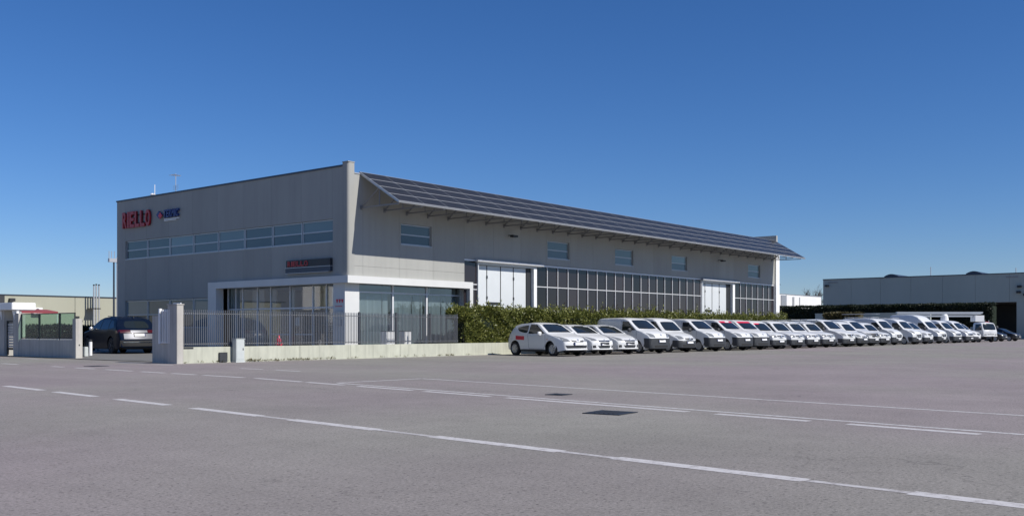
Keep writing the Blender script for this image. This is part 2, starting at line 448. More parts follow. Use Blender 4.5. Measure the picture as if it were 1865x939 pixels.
# backing behind the cladding (seen only in the joints)
bk = MB()
bk.box(0.17, 0.34, 0.36, 20.35, 3.82, 8.6)
bk.box(0.17, 0.34, 10.2, 20.35, 0, 3.8)
bk.box(0.36, 45.7, 0.17, 0.34, 4.97, 8.4)
bk.box(0.36, 8.4, 0.17, 0.34, 3.80, 4.96)
bk.obj('backing_wall', M['joint'], B)
PT = 8.76
Y0, YM = 1.07, 2.30
def span(a, b): return a + G, b - G
for k in range(-1, 9):
    if k == -1: ya, yb = 0.36, Y0
    elif k == 8: ya, yb = Y0 + 8 * YM, 20.41
    else: ya, yb = Y0 + k * YM, Y0 + (k + 1) * YM
    ya, yb = ya + G, yb - G
    bx = []
    low = 3.738 if k < 4 else 0.0
    if k in (-1, 8): bx = [(0, 0.15, ya, yb, low, PT)]
    else:
        bx = [(0, 0.15, ya, yb, 6.40, PT)]
        if k < 4: bx += [(0, 0.15, ya, yb, 3.738, 5.34)]
        else: bx += [(0, 0.15, ya, yb, 2.95, 5.34), (0, 0.15, ya, yb, 0, 1.35)]
    for b_ in bx: pbox([b_])
X0, XM = 0.90, 2.345
WINS = (1, 6, 9, 12, 17)
LT = 8.44
for k in range(-1, 20):
    xa_, xb_ = (0.36, X0) if k == -1 else (X0 + k * XM, min(X0 + (k + 1) * XM, 45.7))
    if xb_ - xa_ < 0.1: continue
    xa_, xb_ = xa_ + G, xb_ - G
    zl = 4.20 + G if k < 3 else 4.98
    if k in WINS: pbox([(xa_, xb_, 0, 0.15, 6.40, LT), (xa_, xb_, 0, 0.15, zl, 5.38), (xa_, xa_ + 0.10, 0, 0.15, 5.38, 6.40), (xb_ - 0.10, xb_, 0, 0.15, 5.38, 6.40)])
    else: pbox([(xa_, xb_, 0, 0.15, zl, LT)])
    if k < 3: pbox([(xa_, xb_, 0, 0.15, 3.738, 4.20 - G)])
# rounded corner column
arc = [(-0.03 + 0.13 - 0.13 * math.cos(t), -0.03 + 0.13 - 0.13 * math.sin(t)) for t in [i * math.pi / 2 / 8 for i in range(9)]]
MB().prism([(-0.03, 0.35)] + arc + [(0.352, -0.03), (0.352, 0.35)], 3.738, 8.93).obj('corner_column', M['concrete'], B, smooth=True)
# strip joints beside the column
# roof, rear and end walls, copings
MB().box(0.35, 46.0, 0.35, 20.2, 8.2, 8.35).obj('roof', M['joint'], B)
MB().box(0.15, 46.2, 20.2, 20.41, 0, 8.7).box(46.0, 46.2, 0.62, 20.2, 0, 8.6).obj('rear_wall', M['concrete'], B)
MB().box(-0.04, 0.22, 0.36, 20.45, PT + 0.002, PT + 0.08).obj('parapet_coping', M['coping'], B)
MB().box(-0.05, 0.37, -0.05, 0.355, 8.932, 8.97).obj('column_cap', M['concrete'], B)
MB().box(0.36, 45.7, -0.03, 0.30, LT + 0.002, LT + 0.06).obj('eave_coping', M['frame'], B)
MB().box(45.72, 46.38, -0.12, 0.6, 0, 8.38).obj('end_pillar', M['white'], B)
MB().box(46.02, 46.26, 0.0, 3.4, 8.39, 9.0).obj('end_parapet', M['concrete'], B)
# windows
def win_meshes(w, h):
    f = MB(); t = 0.055
    f.box(0, w, 0, 0.07, 0, t); f.box(0, w, 0, 0.07, h - t, h); f.box(0, t, 0.001, 0.069, t, h - t); f.box(w - t, w, 0.001, 0.069, t, h - t)
    f.box(t, w - t, 0.001, 0.069, h * 0.46, h * 0.46 + 0.06)
    f.box(-0.02, w + 0.02, -0.09, -0.001, -0.035, 0.012)
    up = MB().box(t, w - t, 0.03, 0.045, h * 0.46 + 0.06, h - t); lo = MB().box(t, w - t, 0.03, 0.045, t, h * 0.46)
    return f.mesh('window', M['frame']), up.mesh('pane', M['glass_win']), lo.mesh('pane', M['glass_win_low'])
def place_window(ms, loc, rz=0):
    w = put('window', ms[0], B, loc, (0, 0, rz)); put('pane', ms[1], w); put('pane', ms[2], w)
wl = win_meshes(XM - 2 * G - 0.22, 1.0)
for k in WINS: place_window(wl, (X0 + k * XM + G + 0.11, 0.075, 5.39))
ws = win_meshes(YM - 0.04, 1.04)
for k in range(8): place_window(ws, (0.075, Y0 + (k + 1) * YM - 0.02, 5.35), R(-90))
wg = win_meshes(YM - 0.04, 1.56)
for k in range(4, 8): place_window(wg, (0.075, Y0 + (k + 1) * YM - 0.02, 1.37), R(-90))
# dark curtain wall along the lower long side
cw = MB().box(14.06, 33.40, 0.04, 0.14, 4.86, 4.96).box(38.6, 45.7, 0.04, 0.14, 4.86, 4.96).box(7.97, 9.0, 0.04, 0.14, 4.86, 4.96)
cw.box(7.97, 9.0, 0.05, 0.13, 3.62, 3.67).box(7.97, 9.0, 0.05, 0.13, 3.36, 3.40).box(7.97, 45.7, 0.03, 0.16, 0, 0.18)
cw = cw.obj('curtain_wall', M['mullion'], B)
mm = MB().box(-0.022, 0.022, 0.035, 0.145, 0.19, 4.855).mesh('mullion', M['mullion'])
def bay_run(x0, x1, n):
    p = (x1 - x0) / n
    tr = MB().box(0.023, p - 0.023, 0.05, 0.13, 3.69, 3.735).mesh('transom', M['mullion'])
    pu = MB().box(0.022, p - 0.022, 0.09, 0.105, 3.735, 4.86).mesh('pane', M['glass_dark'])
    pl = MB().box(0.022, p - 0.022, 0.09, 0.105, 0.18, 3.69).mesh('pane', M['glass_dark'])
    for i in range(n):
        x = x0 + i * p
        put('mullion', mm, cw, (x, 0, 0)); put('transom', tr, cw, (x, 0, 0)); put('pane', pu, cw, (x, 0, 0)); put('pane', pl, cw, (x, 0, 0))
    put('mullion', mm, cw, (x1, 0, 0))
bay_run(14.09, 33.37, 19); bay_run(38.63, 45.68, 7)
MB().box(8.0, 8.99, 0.09, 0.105, 0.18, 4.86).obj('pane', M['glass_dark'], cw)
bk2 = MB().box(7.97, 45.7, 0.9, 1.0, 0, 4.9).box(8.0, 45.7, 0.36, 0.9, 4.90, 4.96)
bk2.obj('inner_wall', M['joint'], B)
# folding doors
def folding_door(xs, xr, xc, hx0, hx1):
    d = MB()
    d.box(xs[0] - 0.06, xs[0] - 0.002, -0.01, 0.34, 0, 4.72)
    d.box(xs[0] - 0.06, xc, 0.02, 0.34, 4.722, 4.80)
    dr = d.obj('folding_door', M['whitedoor'], B)
    for i in range(4):
        lf = MB().box(xs[i] + 0.03, xs[i + 1] - 0.03, 0.24, 0.29, 0.02, 4.70)
        l = lf.obj('door_leaf', M['whitedoor'], dr)
    rv = MB().box(xs[4], xr, 0.20, 0.36, 0, 4.72)
    for i in range(1, 4): rv.box(xs[i] - 0.026, xs[i] + 0.026, 0.225, 0.285, 0.02, 4.70)
    rv.box(xs[1] + 0.04, xs[2] - 0.04, 0.19, 0.236, 2.63, 2.75)
    for i in (1, 3):
        for z in (2.9, 4.0): rv.box(xs[i] - 0.045, xs[i] + 0.045, 0.20, 0.238, z, z + 0.16)
    rv.obj('door_seal', M['dark'], dr)
    MB().box(xr + 0.002, xc, -0.03, 0.34, 0, 4.72).obj('door_post', M['white'], dr)
    hd = MB().tube((hx0, -0.16, 4.90), (hx1, -0.16, 4.90), 0.075, n=10).box(hx0 + 0.1, hx1 - 0.1, -0.12, 0.03, 4.805, 4.857)
    hd.obj('door_track', M['mullion'], dr, smooth=True)
folding_door((9.06, 9.98, 11.13, 12.24, 13.37), 13.76, 14.03, 8.75, 14.45)
folding_door((33.50, 34.31, 35.40, 36.52, 37.67), 38.22, 38.57, 33.25, 39.0)
# solar canopy
TOP = Vector((0, 0.05, 8.56)); BOT = Vector((0, -2.55, 7.02))
sl = BOT - TOP; slen = sl.length; sdir = sl.normalized(); snor = Vector((0, sdir.z, -sdir.y)) * -1
if snor.z < 0: snor = -snor
tilt = math.atan2(-(BOT.z - TOP.z), -(BOT.y - TOP.y))     # rotation about x so local +y runs up the slope
SX0, SX1 = 0.76, 45.72
NC, NR = 28, 4
cwid = (SX1 - SX0) / NC; rlen = slen / NR
fr = MB()
def srail(x0, x1, s0, s1, h0, h1):
    vs = []
    for h in (h0, h1):
        for s in (s0, s1):
            for x in (x0, x1):
                p = TOP + sdir * s + snor * h; vs.append((x, p.y, p.z))
    fr.add(vs, [(0, 2, 3, 1), (4, 5, 7, 6), (0, 1, 5, 4), (2, 6, 7, 3), (0, 4, 6, 2), (1, 3, 7, 5)])
for i in range(NR + 1):
    s = i * rlen
    srail(SX0, SX1, max(0, s - 0.015), min(slen, s + 0.015), -0.09, 0.016)
for c in range(1, NC): srail(SX0 + c * cwid - 0.007, SX0 + c * cwid + 0.007, 0.02, slen - 0.02, -0.049, 0.0145)
srail(SX0 + 0.002, SX1 - 0.002, 0.02, slen - 0.02, -0.075, -0.05)  # added backing sheet, stops light leaking through the panel gaps
sc_o = fr.obj('solar_canopy', mat('panel_rail_grey', (0.40, 0.41, 0.42), 0.5), B)
fr = MB()
srail(SX0 - 0.04, SX0 - 0.001, 0, slen, -0.08, 0.02); srail(SX1 + 0.001, SX1 + 0.04, 0, slen, -0.08, 0.02)
srail(SX0 - 0.04, SX1 + 0.04, slen + 0.018, slen + 0.045, -0.07, 0.012)
fr.obj('edge_channel', M['frame'], sc_o)
pm = MB().box(-cwid / 2 + 0.008, cwid / 2 - 0.008, -rlen / 2 + 0.018, rlen / 2 - 0.018, -0.035, 0.012).mesh('solar_panel', M['cell'], bevel=0.004)
ang = math.atan2(TOP.z - BOT.z, TOP.y - BOT.y)
for r in range(NR):
    for c in range(NC):
        p = TOP + sdir * (r + 0.5) * rlen
        o = put('solar_panel', pm, sc_o, (SX0 + (c + 0.5) * cwid, p.y, p.z), (ang + random.uniform(-.004, .004), random.uniform(-.004, .004), 0))
bkt = MB()
bkt.box(-0.025, 0.025, -2.5, -0.001, 6.88, 6.93)
bkt.tube((0, -0.02, 6.92), (0, -1.25, 7.74), 0.035, n=6)
bkt.tube((0, -1.25, 6.92), (0, -1.25, 7.70), 0.03, n=6)
bkt.box(-0.06, 0.06, -0.03, -0.002, 6.80, 7.0)
bm_ = bkt.mesh('canopy_bracket', M['bars'])
x = SX0 + 0.03
while x < SX1:
    put('canopy_bracket', bm_, B, (x, 0, 0)); x += 1.477
for x in (11.53, 35.92):
    fl = MB().box(-0.03, 0.03, -0.35, -0.002, 6.40, 6.44).box(-0.20, 0.20, -0.52, -0.28, 6.30, 6.41).obj('floodlight', M['dark'], B, (x, 0, 0))
# corner entrance: white portal frame round the corner
pf = MB()
pf.box(-0.15, 0.30, 0.301, 10.90, 3.40, 3.735)
pf.box(-0.15, 8.45, -0.15, 0.30, 3.40, 3.736)
pf.box(-0.148, 0.30, 10.18, 10.898, 0, 3.399)
pf.box(8.2, 8.448, -0.148, 0.75, 0, 3.399)
pf.obj('entrance_portal', M['portal'], B)
MB().box(0.302, 8.2, 0.302, 10.16, 3.42, 3.50).obj('soffit', M['interior'], B)
MB().box(0.05, 0.93, 0.28, 1.10, 0, 3.398).obj('entrance_pillar', M['portal'], B)
gf = MB()
ys = (1.12, 2.2, 3.2, 4.95, 6.5, 7.6, 8.85, 9.45, 10.16)
for y in ys: gf.box(0.56, 0.66, y - 0.035, y + 0.035, 0.06, 3.40)
for z in (0.02, 2.28): gf.box(0.57, 0.65, 1.1, 10.16, z, z + 0.07)
for y in (3.2, 4.95): gf.box(0.575, 0.645, y, y + 1.5, 1.0, 1.05)
ef = gf.obj('entrance_glazing', M['mullion'], B)
for a, b in zip(ys[:-1], ys[1:]):
    MB().box(0.60, 0.615, a + 0.035, b - 0.035, 0.09, 2.28).obj('pane', M['glass_clear'], ef)
    MB().box(0.60, 0.615, a + 0.035, b - 0.035, 2.35, 3.40).obj('pane', M['glass_clear'], ef)
gl = MB()
xs = (0.96, 3.27, 5.62, 8.17)
for x in xs: gl.box(x - 0.05, x + 0.05, 0.46, 0.58, 0.06, 3.40)
for z in (0.02, 3.0): gl.box(0.93, 8.2, 0.47, 0.57, z, z + 0.06)
eg = gl.obj('corner_glazing', M['mullion'], B)
for a, b in zip(xs[:-1], xs[1:]):
    MB().box(a + 0.05, b - 0.05, 0.51, 0.525, 0.08, 3.0).obj('pane', M['glass_clear'], eg)
    MB().box(a + 0.05, b - 0.05, 0.51, 0.525, 3.06, 3.40).obj('pane', M['glass_clear'], eg)
    bl = MB(); xx = a + 0.12
    while xx < b - 0.1:
        t = R(random.uniform(-42, -22)); c, s = 0.05 * math.cos(t), 0.05 * math.sin(t)
        bl.add([(xx - c, 0.70 - s, 0.15), (xx + c, 0.70 + s, 0.15), (xx + c, 0.70 + s, 3.0), (xx - c, 0.70 - s, 3.0)], [(0, 1, 2, 3)])
        xx += 0.105 if random.random() > 0.12 else 0.2
    o = bl.obj('vertical_blind', M['blind'], B, recalc=False); o['kind'] = 'stuff'
# entrance lobby; cream panels and white strips added in place of outdoor reflections
MB().box(0.95, 8.2, 1.2, 10.15, 0.03, 0.05).obj('lobby_floor', M['yard'], B)
MB().box(6.5, 6.6, 1.2, 10.1, 0.05, 3.4).box(0.7, 8.1, 10.0, 10.1, 0.05, 3.4).box(7.95, 8.1, 0.8, 10.0, 0.05, 3.4).obj('lobby_wall', M['interior'], B)
MB().box(1.1, 1.2, 7.75, 8.75, 0.05, 3.3).box(1.1, 1.2, 6.75, 7.2, 1.9, 3.3).obj('reflection_panel', M['creampanel'], B)
ct = MB().box(1.6, 2.4, 3.6, 7.2, 0.05, 1.15).box(1.5, 2.5, 3.5, 7.3, 1.15, 1.2)
ct.box(1.2, 1.6, 2.3, 4.2, 1.5, 2.3).box(1.2, 1.7, 2.3, 4.2, 0.06, 0.9)
ct.obj('reception_counter', M['interior_dark'], B)
for (y, z0, z1, x) in ((5.9, 2.1, 3.3, 1.5), (4.3, 2.2, 3.35, 1.5), (3.0, 2.5, 3.3, 1.2), (2.5, 2.4, 3.3, 1.2)):
    MB().box(x, x + 0.08, y - 0.06, y + 0.06, z0, z1).obj('reflection_strip', M['white'], B)
MB().box(0.675, 0.68, 4.38, 4.68, 1.45, 1.85).obj('door_notice', M['white'], B)
# intercom and letter box on the corner pillar
MB().box(0.02, 0.049, 0.45, 0.95, 1.75, 2.15).box(0.0, 0.049, 0.5, 0.85, 1.45, 1.72).obj('letter_box', M['frame'], B)
pe = MB()
for i, w in enumerate((0.07, 0.05, 0.07)): pe.prism([(0.88 - i * 0.18, 2.66), (0.88 - i * 0.18 - 0.14, 2.66), (0.88 - i * 0.18 - 0.09, 2.5), (0.88 - i * 0.18 - 0.05, 2.5)], 0.03, 0.0495, 'x')
pe.box(0.035, 0.0495, 0.45, 0.95, 2.32, 2.35)
pe.obj('pillar_emblem', M['redpaint'], B)

# ------------------------------------------------------------------ signs on the short facade
def letters(root, s, y_left, y_right, z0, h, m, slant=0.0, bold=0.03, name='letter', proud=0.10, x0=0.05):
    ws = [0.42 if ch == 'I' else 1.0 for ch in s]; unit = (y_left - y_right) / sum(ws); y = y_left
    for ch, w in zip(s, ws):
        me = text_mesh(name, ch, 1.0, 0.09, M[m], bold)
        vs = np.array([v.co[:] for v in me.vertices])
        lo, hi = vs.min(0), vs.max(0)
        ww = w * unit * 0.86
        for v in me.vertices:
            u = (v.co.x - lo[0]) / max(hi[0] - lo[0], 1e-4); t = (v.co.y - lo[1]) / (hi[1] - lo[1]); d = (v.co.z - lo[2]) / (hi[2] - lo[2])
            v.co = (-x0 - d * proud, -(u - 0.5) * ww - slant * (t - 0.5), t * h)
        put(name, me, root, (0, y - w * unit / 2 - root.location.y, z0 - root.location.z))
        y -= w * unit
s1 = thing('wall_sign', 'large red block letters at the left end of the grey facade', 'sign', (0, 18.2, 7.15))
letters(s1, 'RIELLO', 19.6, 16.55, 7.14, 0.92, 'red')
MB().box(-0.05, -0.001, -1.5, 1.5, 0.2, 0.26).box(-0.05, -0.001, -1.5, 1.5, 0.66, 0.72).obj('sign_rail', M['dark'], s1)
s2 = thing('wall_sign', 'blue lettered sign with a red diamond and a white line, right of the red letters', 'sign', (0, 14.8, 7.4))
letters(s2, 'TERMIC', 15.2, 13.72, 7.46, 0.43, 'blue', 0.08, 0.035)
MB().prism([(1.18, 0.27), (0.92, 0.07), (0.66, 0.27), (0.92, 0.47)], -0.12, -0.002, 'x').obj('blue_diamond', M['blue'], s2)
MB().prism([(0.92, 0.20), (0.72, 0.02), (0.52, 0.20), (0.72, 0.40)], -0.15, -0.121, 'x').obj('red_diamond', M['redpaint'], s2)
MB().box(-0.06, -0.002, -1.0, 0.45, -0.05, 0.01).box(-0.06, -0.002, -0.7, 0.45, -0.12, -0.07).obj('white_line', M['white'], s2)
s3 = thing('sign_board', 'dark sign board with dim red lettering just above the entrance canopy', 'sign', (0, 2.7, 4.0))
MB().box(-0.16, -0.002, -1.62, 1.62, 0.24, 0.58).obj('board', M['dark'], s3)
MB().box(-0.14, -0.002, -1.62, 1.70, -0.02, 0.20).obj('lower_board', M['coping'], s3)
MB().box(-0.17, -0.002, -1.62, 1.70, 0.205, 0.235).box(-0.17, -0.002, -1.5, 1.70, -0.05, -0.025).obj('rail', M['frame'], s3)
letters(s3, 'RIELLO', 4.2, 2.65, 4.28, 0.25, 'red', 0, 0.03, proud=0.03, x0=0.158)
# ------------------------------------------------------------------ boundary wall, fence, gate
W0, W1 = -2.2, -1.95
bw = thing('boundary_wall', 'low weathered concrete wall under the railing along the car park', 'wall', (0, W0, 0))
edges = [-9.9, -7.2, -4.5, -1.78, 1.2, 4.33, 9.0, 14, 19, 24, 29, 34, 39, 44]
for a, b in zip(edges[:-1], edges[1:]):
    mb = MB(); mb.box(a + 0.006, b - 0.006, 0, W1 - W0, -0.05, 0.60)
    mb.obj('wall_section', M['wallc'], bw)
MB().box(-9.9, 44, -0.03, -0.001, -0.02, 0.035).obj('wall_footing', M['wallc'], bw)
MB().box(-9.85, -9.42, -0.006, -0.001, 0.53, 0.595).obj('slot', M['dark'], bw)
gp = thing('gate_pillar', 'tall concrete gate pillar at the corner of the boundary wall, sunlit on its front', 'pillar', (-10.17, -2.2, 0))
MB().box(0, 0.27, -0.12, 0.5, -0.05, 2.14).obj('shaft', M['gatewall'], gp, bevel=0.01)
MB().box(-0.02, 0.29, -0.14, 0.52, 2.142, 2.18).obj('cap', M['gatewall'], gp)
rw = thing('gate_return_wall', 'shaded concrete return wall with white bars set in it, right of the driveway', 'wall', (-10.1, -1.68, 0))
MB().box(0, 0.22, 0.0, 1.13, -0.05, 0.72).obj('base', M['gatewall'], rw)
MB().box(0, 0.22, 0.62, 1.13, 0.722, 1.76).obj('end_post', M['gatewall'], rw)
MB().box(0.0, 0.22, 0.0, 0.45, 0.722, 2.0).obj('post', M['gatewall'], rw)
vb = MB().box(-0.03, 0.0, -0.018, 0.018, 0.74, 1.98).mesh('bar', M['white'])
for i in range(5): put('bar', vb, rw, (-0.05, -0.13 + i * 0.11, 0))
MB().box(-0.10, -0.002, 0.47, 0.55, 0.722, 2.02).box(-0.05, -0.02, -0.2, 0.469, 0.75, 0.79).box(-0.05, -0.02, -0.2, 0.469, 1.90, 1.94).obj('bar_frame', M['white'], rw)
nb_ = thing('notice_board', 'small white notice board showing above the return wall beside the gate pillar', 'sign', (-8.5, 0.35, 0.02))
MB().box(-0.02, 0.02, -0.26, 0.26, 1.75, 2.28).obj('panel', M['white'], nb_)
MB().tube((0.04, 0, 0), (0.04, 0, 2.2), 0.03, n=8).obj('post', M['bars'], nb_)
fn = thing('railing', 'tall grey steel bar railing standing on the low wall in front of the entrance', 'fence', (0, -2.08, 0.6))
bar = MB().box(-0.007, 0.007, -0.016, 0.016, 0.04, 1.38).mesh('bar', M['bars'])
x = -9.8
while x < 5.15:
    put('bar', bar, fn, (x, 0, 0)); x += 0.088
MB().box(-9.88, 5.2, 0.021, 0.045, 0.10, 0.13).box(-9.88, 5.2, 0.021, 0.045, 1.23, 1.26).obj('rail', M['bars'], fn)
po = MB().box(-0.035, 0.035, 0.051, 0.115, 0.0, 1.42).box(-0.08, 0.08, -0.05, 0.10, -0.002, 0.012).mesh('post', M['dark'])
for x in (-7.76, -4.65, -1.11, 1.10, 3.31, 5.17): put('post', po, fn, (x, 0, 0))

# utility cabinet, meter box, hydrant, white boxes
cb = thing('utility_cabinet', 'narrow pale grey utility cabinet standing against the low wall', 'cabinet', (-7.58, -2.38, 0))
MB().box(-0.19, 0.19, -0.12, 0.13, 0.06, 0.88).obj('housing', M['cabinet'], cb, bevel=0.012)
MB().box(-0.21, 0.21, -0.14, 0.14, 0, 0.06).obj('plinth', M['cabinet'], cb)
MB().box(-0.205, 0.205, -0.14, 0.14, 0.882, 0.905).obj('lid', M['cabinet'], cb)
MB().box(-0.16, 0.16, -0.128, -0.1205, 0.12, 0.84).obj('door', M['cabinet'], cb)
MB().box(0.10, 0.13, -0.14, -0.1285, 0.46, 0.54).obj('lock', M['dark'], cb)
mbx = thing('meter_hatch', 'small dark metal hatch set low in the concrete wall', 'hatch', (-8.17, -2.22, 0))
MB().box(-0.16, 0.16, -0.05, 0.0, 0.03, 0.36).obj('door', M['bumper'], mbx)
MB().box(-0.18, 0.18, -0.035, 0.0, 0.362, 0.385).box(-0.18, -0.162, -0.04, 0.0, 0.03, 0.36).box(0.162, 0.18, -0.04, 0.0, 0.03, 0.36).obj('frame', M['dark'], mbx)
hy = thing('fire_hydrant', 'small red fire hydrant rising just behind the low wall', 'hydrant', (-5.1, -1.6, 0.02))
MB().lathe([(0.0, 0), (0.13, 0), (0.13, 0.04), (0.075, 0.05), (0.075, 0.72), (0.10, 0.74), (0.10, 0.80), (0.085, 0.86), (0.04, 0.92), (0.03, 1.0), (0.0, 1.0)], n=14).obj('barrel', M['redpaint'], hy, smooth=True)
for s in (-1, 1): MB().tube((0.05 * s, 0, 0.66), (0.17 * s, 0, 0.66), 0.05, n=10).obj('outlet', M['redpaint'], hy)
MB().tube((0, -0.05, 0.62), (0, -0.15, 0.62), 0.055, n=10).obj('outlet', M['redpaint'], hy)
for x, w, lb in ((2.0, 0.62, 'wider white box unit on the ground before the corner glazing'), (3.1, 0.46, 'narrower white box unit right of the wider one, before the corner glazing')):
    q = thing('box_unit', lb, 'box', (x, -0.55, 0.02), 0, 'white boxes before the corner glazing')
    MB().box(-w / 2, w / 2, -0.2, 0.2, 0.45, 1.15).obj('casing', M['white'], q, bevel=0.02)
    MB().box(-w / 2 + 0.03, w / 2 - 0.03, -0.17, 0.17, 0, 0.449).obj('stand', M['dark'], q)
    MB().box(-w / 2 - 0.01, w / 2 + 0.01, -0.21, 0.21, 1.152, 1.18).obj('lid', M['dark'], q)

# left of the drive: gate wall with green screens, pedestrian gate
lw = thing('gate_wall', 'shaded concrete wall topped by dark green screens, left of the driveway', 'wall', (-9.2, 7.3, 0))
MB().box(0, 0.24, 0.015, 5.13, -0.05, 0.80).obj('base', M['gatewall'], lw)
MB().box(-0.03, 0.27, -0.29, 0.01, -0.05, 1.72).obj('end_post', M['gatewall'], lw, bevel=0.008)
MB().box(-0.03, 0.28, 5.13, 5.68, -0.05, 2.02).obj('post', M['gatewall'], lw)
for i, (a, b) in enumerate(((0.02, 1.38), (1.42, 3.30), (3.34, 5.11))):
    f = MB()
    f.box(0.08, 0.12, a, b, 0.86, 0.90).box(0.08, 0.12, a, b, 1.95, 1.99).box(0.075, 0.125, a, a + 0.04, 0.82, 1.99).box(0.075, 0.125, b - 0.04, b, 0.82, 1.99)
    f = f.obj('screen', M['dark'], lw); MB().box(0.095, 0.105, a + 0.04, b - 0.04, 0.90, 1.95).obj('mesh_panel', M['greenmesh'], f)
    MB().box(0.04, 0.14, a + 0.15, b - 0.1, 0.803, 0.85).obj('foot_rail', M['silver'], lw)
MB().box(0.10, 0.15, -0.295, -0.291, 0.55, 0.62).obj('key_switch', M['dark'], lw)
MB().box(0.27, 0.36, -0.15, -0.02, 1.58, 1.66).obj('beacon', M['dark'], lw)
pg = thing('pedestrian_gate', 'pale grey slatted pedestrian gate under a white canopy beam', 'gate', (-9.15, 13.0, 0))
for i in range(9):
    MB().box(0.06, 0.09, 0.06, 0.86, 0.42 + i * 0.128, 0.52 + i * 0.128).obj('slat', M['steel'], pg)
MB().box(0.04, 0.12, 0.0, 0.055, 0.06, 1.68).box(0.04, 0.12, 0.865, 0.92, 0.06, 1.68).box(0.045, 0.115, 0.055, 0.865, 1.62, 1.68).box(0.045, 0.115, 0.055, 0.865, 0.3, 0.4).obj('frame', M['dark'], pg)
MB().box(0.0, 0.04, 0.10, 0.2, 0.95, 1.1).obj('lock', M['dark'], pg)
pp = thing('gate_post', 'broad shaded concrete gate post at the left edge of the view', 'pillar', (-9.2, 13.95, 0))
MB().box(-0.03, 0.4, 0, 1.8, -0.05, 2.15).obj('shaft', M['gatewall'], pp)
MB().box(-0.05, 0.42, -0.02, 1.82, 2.152, 2.17).obj('cap', M['gatewall'], pp)
cn = thing('gate_canopy', 'thick white canopy slab over the pedestrian gate', 'canopy', (-9.2, 12.75, 0))
MB().box(-0.25, 0.85, -0.15, 4.6, 2.18, 2.52).obj('slab', M['white'], cn, bevel=0.02)
for y in (0.2, 1.55): MB().prism([(y - 0.12, 2.178), (y + 0.12, 2.178), (y - 0.12, 1.72)], -0.05, 0.05, 'x').obj('bracket', M['white'], cn)
MB().box(0.0, 0.12, -0.06, 0.06, 2.02, 2.178).obj('bracket', M['white'], cn)
gm = thing('gate_motor', 'grey gate motor box and slim post just inside the driveway', 'gate motor', (-7.55, 9.5, 0.02))
MB().box(-0.09, 0.09, -0.16, 0.16, 0, 0.45).obj('housing', M['cabinet'], gm, bevel=0.02)
MB().box(-0.26, -0.18, 0.25, 0.35, 0, 1.75).obj('post', M['steel'], gm)
MB().box(-0.30, -0.14, 0.22, 0.38, 1.752, 1.85).obj('photocell', M['dark'], gm)
bo = thing('bollard', 'short white bollard with a dark cap beside the gate motor', 'bollard', (-6.4, 11.2, 0.02))
MB().lathe([(0, 0), (0.08, 0), (0.08, 0.66), (0, 0.66)], n=14).obj('shaft', M['white'], bo)
MB().lathe([(0, 0.661), (0.085, 0.661), (0.085, 0.73), (0.05, 0.77), (0, 0.77)], n=14).obj('cap', M['dark'], bo)

# ------------------------------------------------------------------ foliage
def leaf_cloud(pts, nrm, size, name, m, parent, seed=1, aspect=0.42, up=0.35):
    """one mesh of leaf blades at pts; each a bent pair of triangles"""
    rg = np.random.default_rng(seed); n = len(pts)
    d = rg.normal(size=(n, 3)) + nrm * 0.9 + np.array([0, 0, up]); d /= np.linalg.norm(d, axis=1)[:, None]
    a = np.cross(d, rg.normal(size=(n, 3))); a /= np.linalg.norm(a, axis=1)[:, None]
    L_ = size * rg.uniform(0.6, 1.35, n)[:, None]; Wd = L_ * aspect * 0.5
    v = np.stack([pts, pts + d * L_ * 0.45 + a * Wd, pts + d * L_, pts + d * L_ * 0.45 - a * Wd], 1).reshape(-1, 3)
    me = bpy.data.meshes.new(name)
    me.vertices.add(4 * n); me.vertices.foreach_set('co', v.ravel())
    me.loops.add(4 * n); me.loops.foreach_set('vertex_index', np.arange(4 * n))
    me.polygons.add(n); me.polygons.foreach_set('loop_start', np.arange(0, 4 * n, 4)); me.polygons.foreach_set('loop_total', np.full(n, 4))
    me.update(); me.validate(); me.materials.append(m)
    o = put(name, me, parent); o['kind'] = 'stuff'
    return o
def hedge_points(x0, x1, y0, y1, ztop, n, seed, zmin=0.1, lump=0.34):
    rg = np.random.default_rng(seed)
    ph = rg.uniform(0, 6.28, 8)
    def bump(t, s): return (np.sin(t * 1.7 + ph[s]) + np.sin(t * 3.9 + ph[s + 1]) * 0.6 + np.sin(t * 8.3 + ph[s + 2]) * 0.4) / 2
    u = rg.uniform(x0, x1, n); k = rg.uniform(0, 1, n)
    top = ztop + lump * 0.6 * bump(u, 0)
    fr = k < 0.52; tp = (k >= 0.52) & (k < 0.85); ins = k >= 0.85
    P = np.zeros((n, 3)); N = np.zeros((n, 3))
    z = zmin + (top - zmin) * rg.uniform(0, 1, n) ** 0.85
    P[:, 0] = u
    yf = y0 + lump * 0.5 * (bump(u * 1.3 + z * 2.1, 3)) - 0.1 * np.sin(z * 3)
    P[:, 1] = np.where(fr, yf + np.abs(rg.normal(0, 0.10, n)), rg.uniform(y0, y1, n))
    P[:, 2] = np.where(fr | ins, z, top - np.abs(rg.normal(0, 0.10, n)))
    N[fr] = (0, -1, 0.2); N[tp] = (0, 0, 1); N[ins] = (0, 0, 0.6)
    return P, N
hd = thing('hedge', 'long bright green laurel hedge growing behind the low wall and the parked cars', 'hedge', (5, -1.9, 0))
off = np.array([-5, 1.9, 0])
P, N = hedge_points(6.0, 14, -1.85, -0.7, 2.22, 30000, 3)
P2, N2 = hedge_points(14, 44.2, -1.85, -0.7, 2.16, 42000, 4)
rg = np.random.default_rng(5)
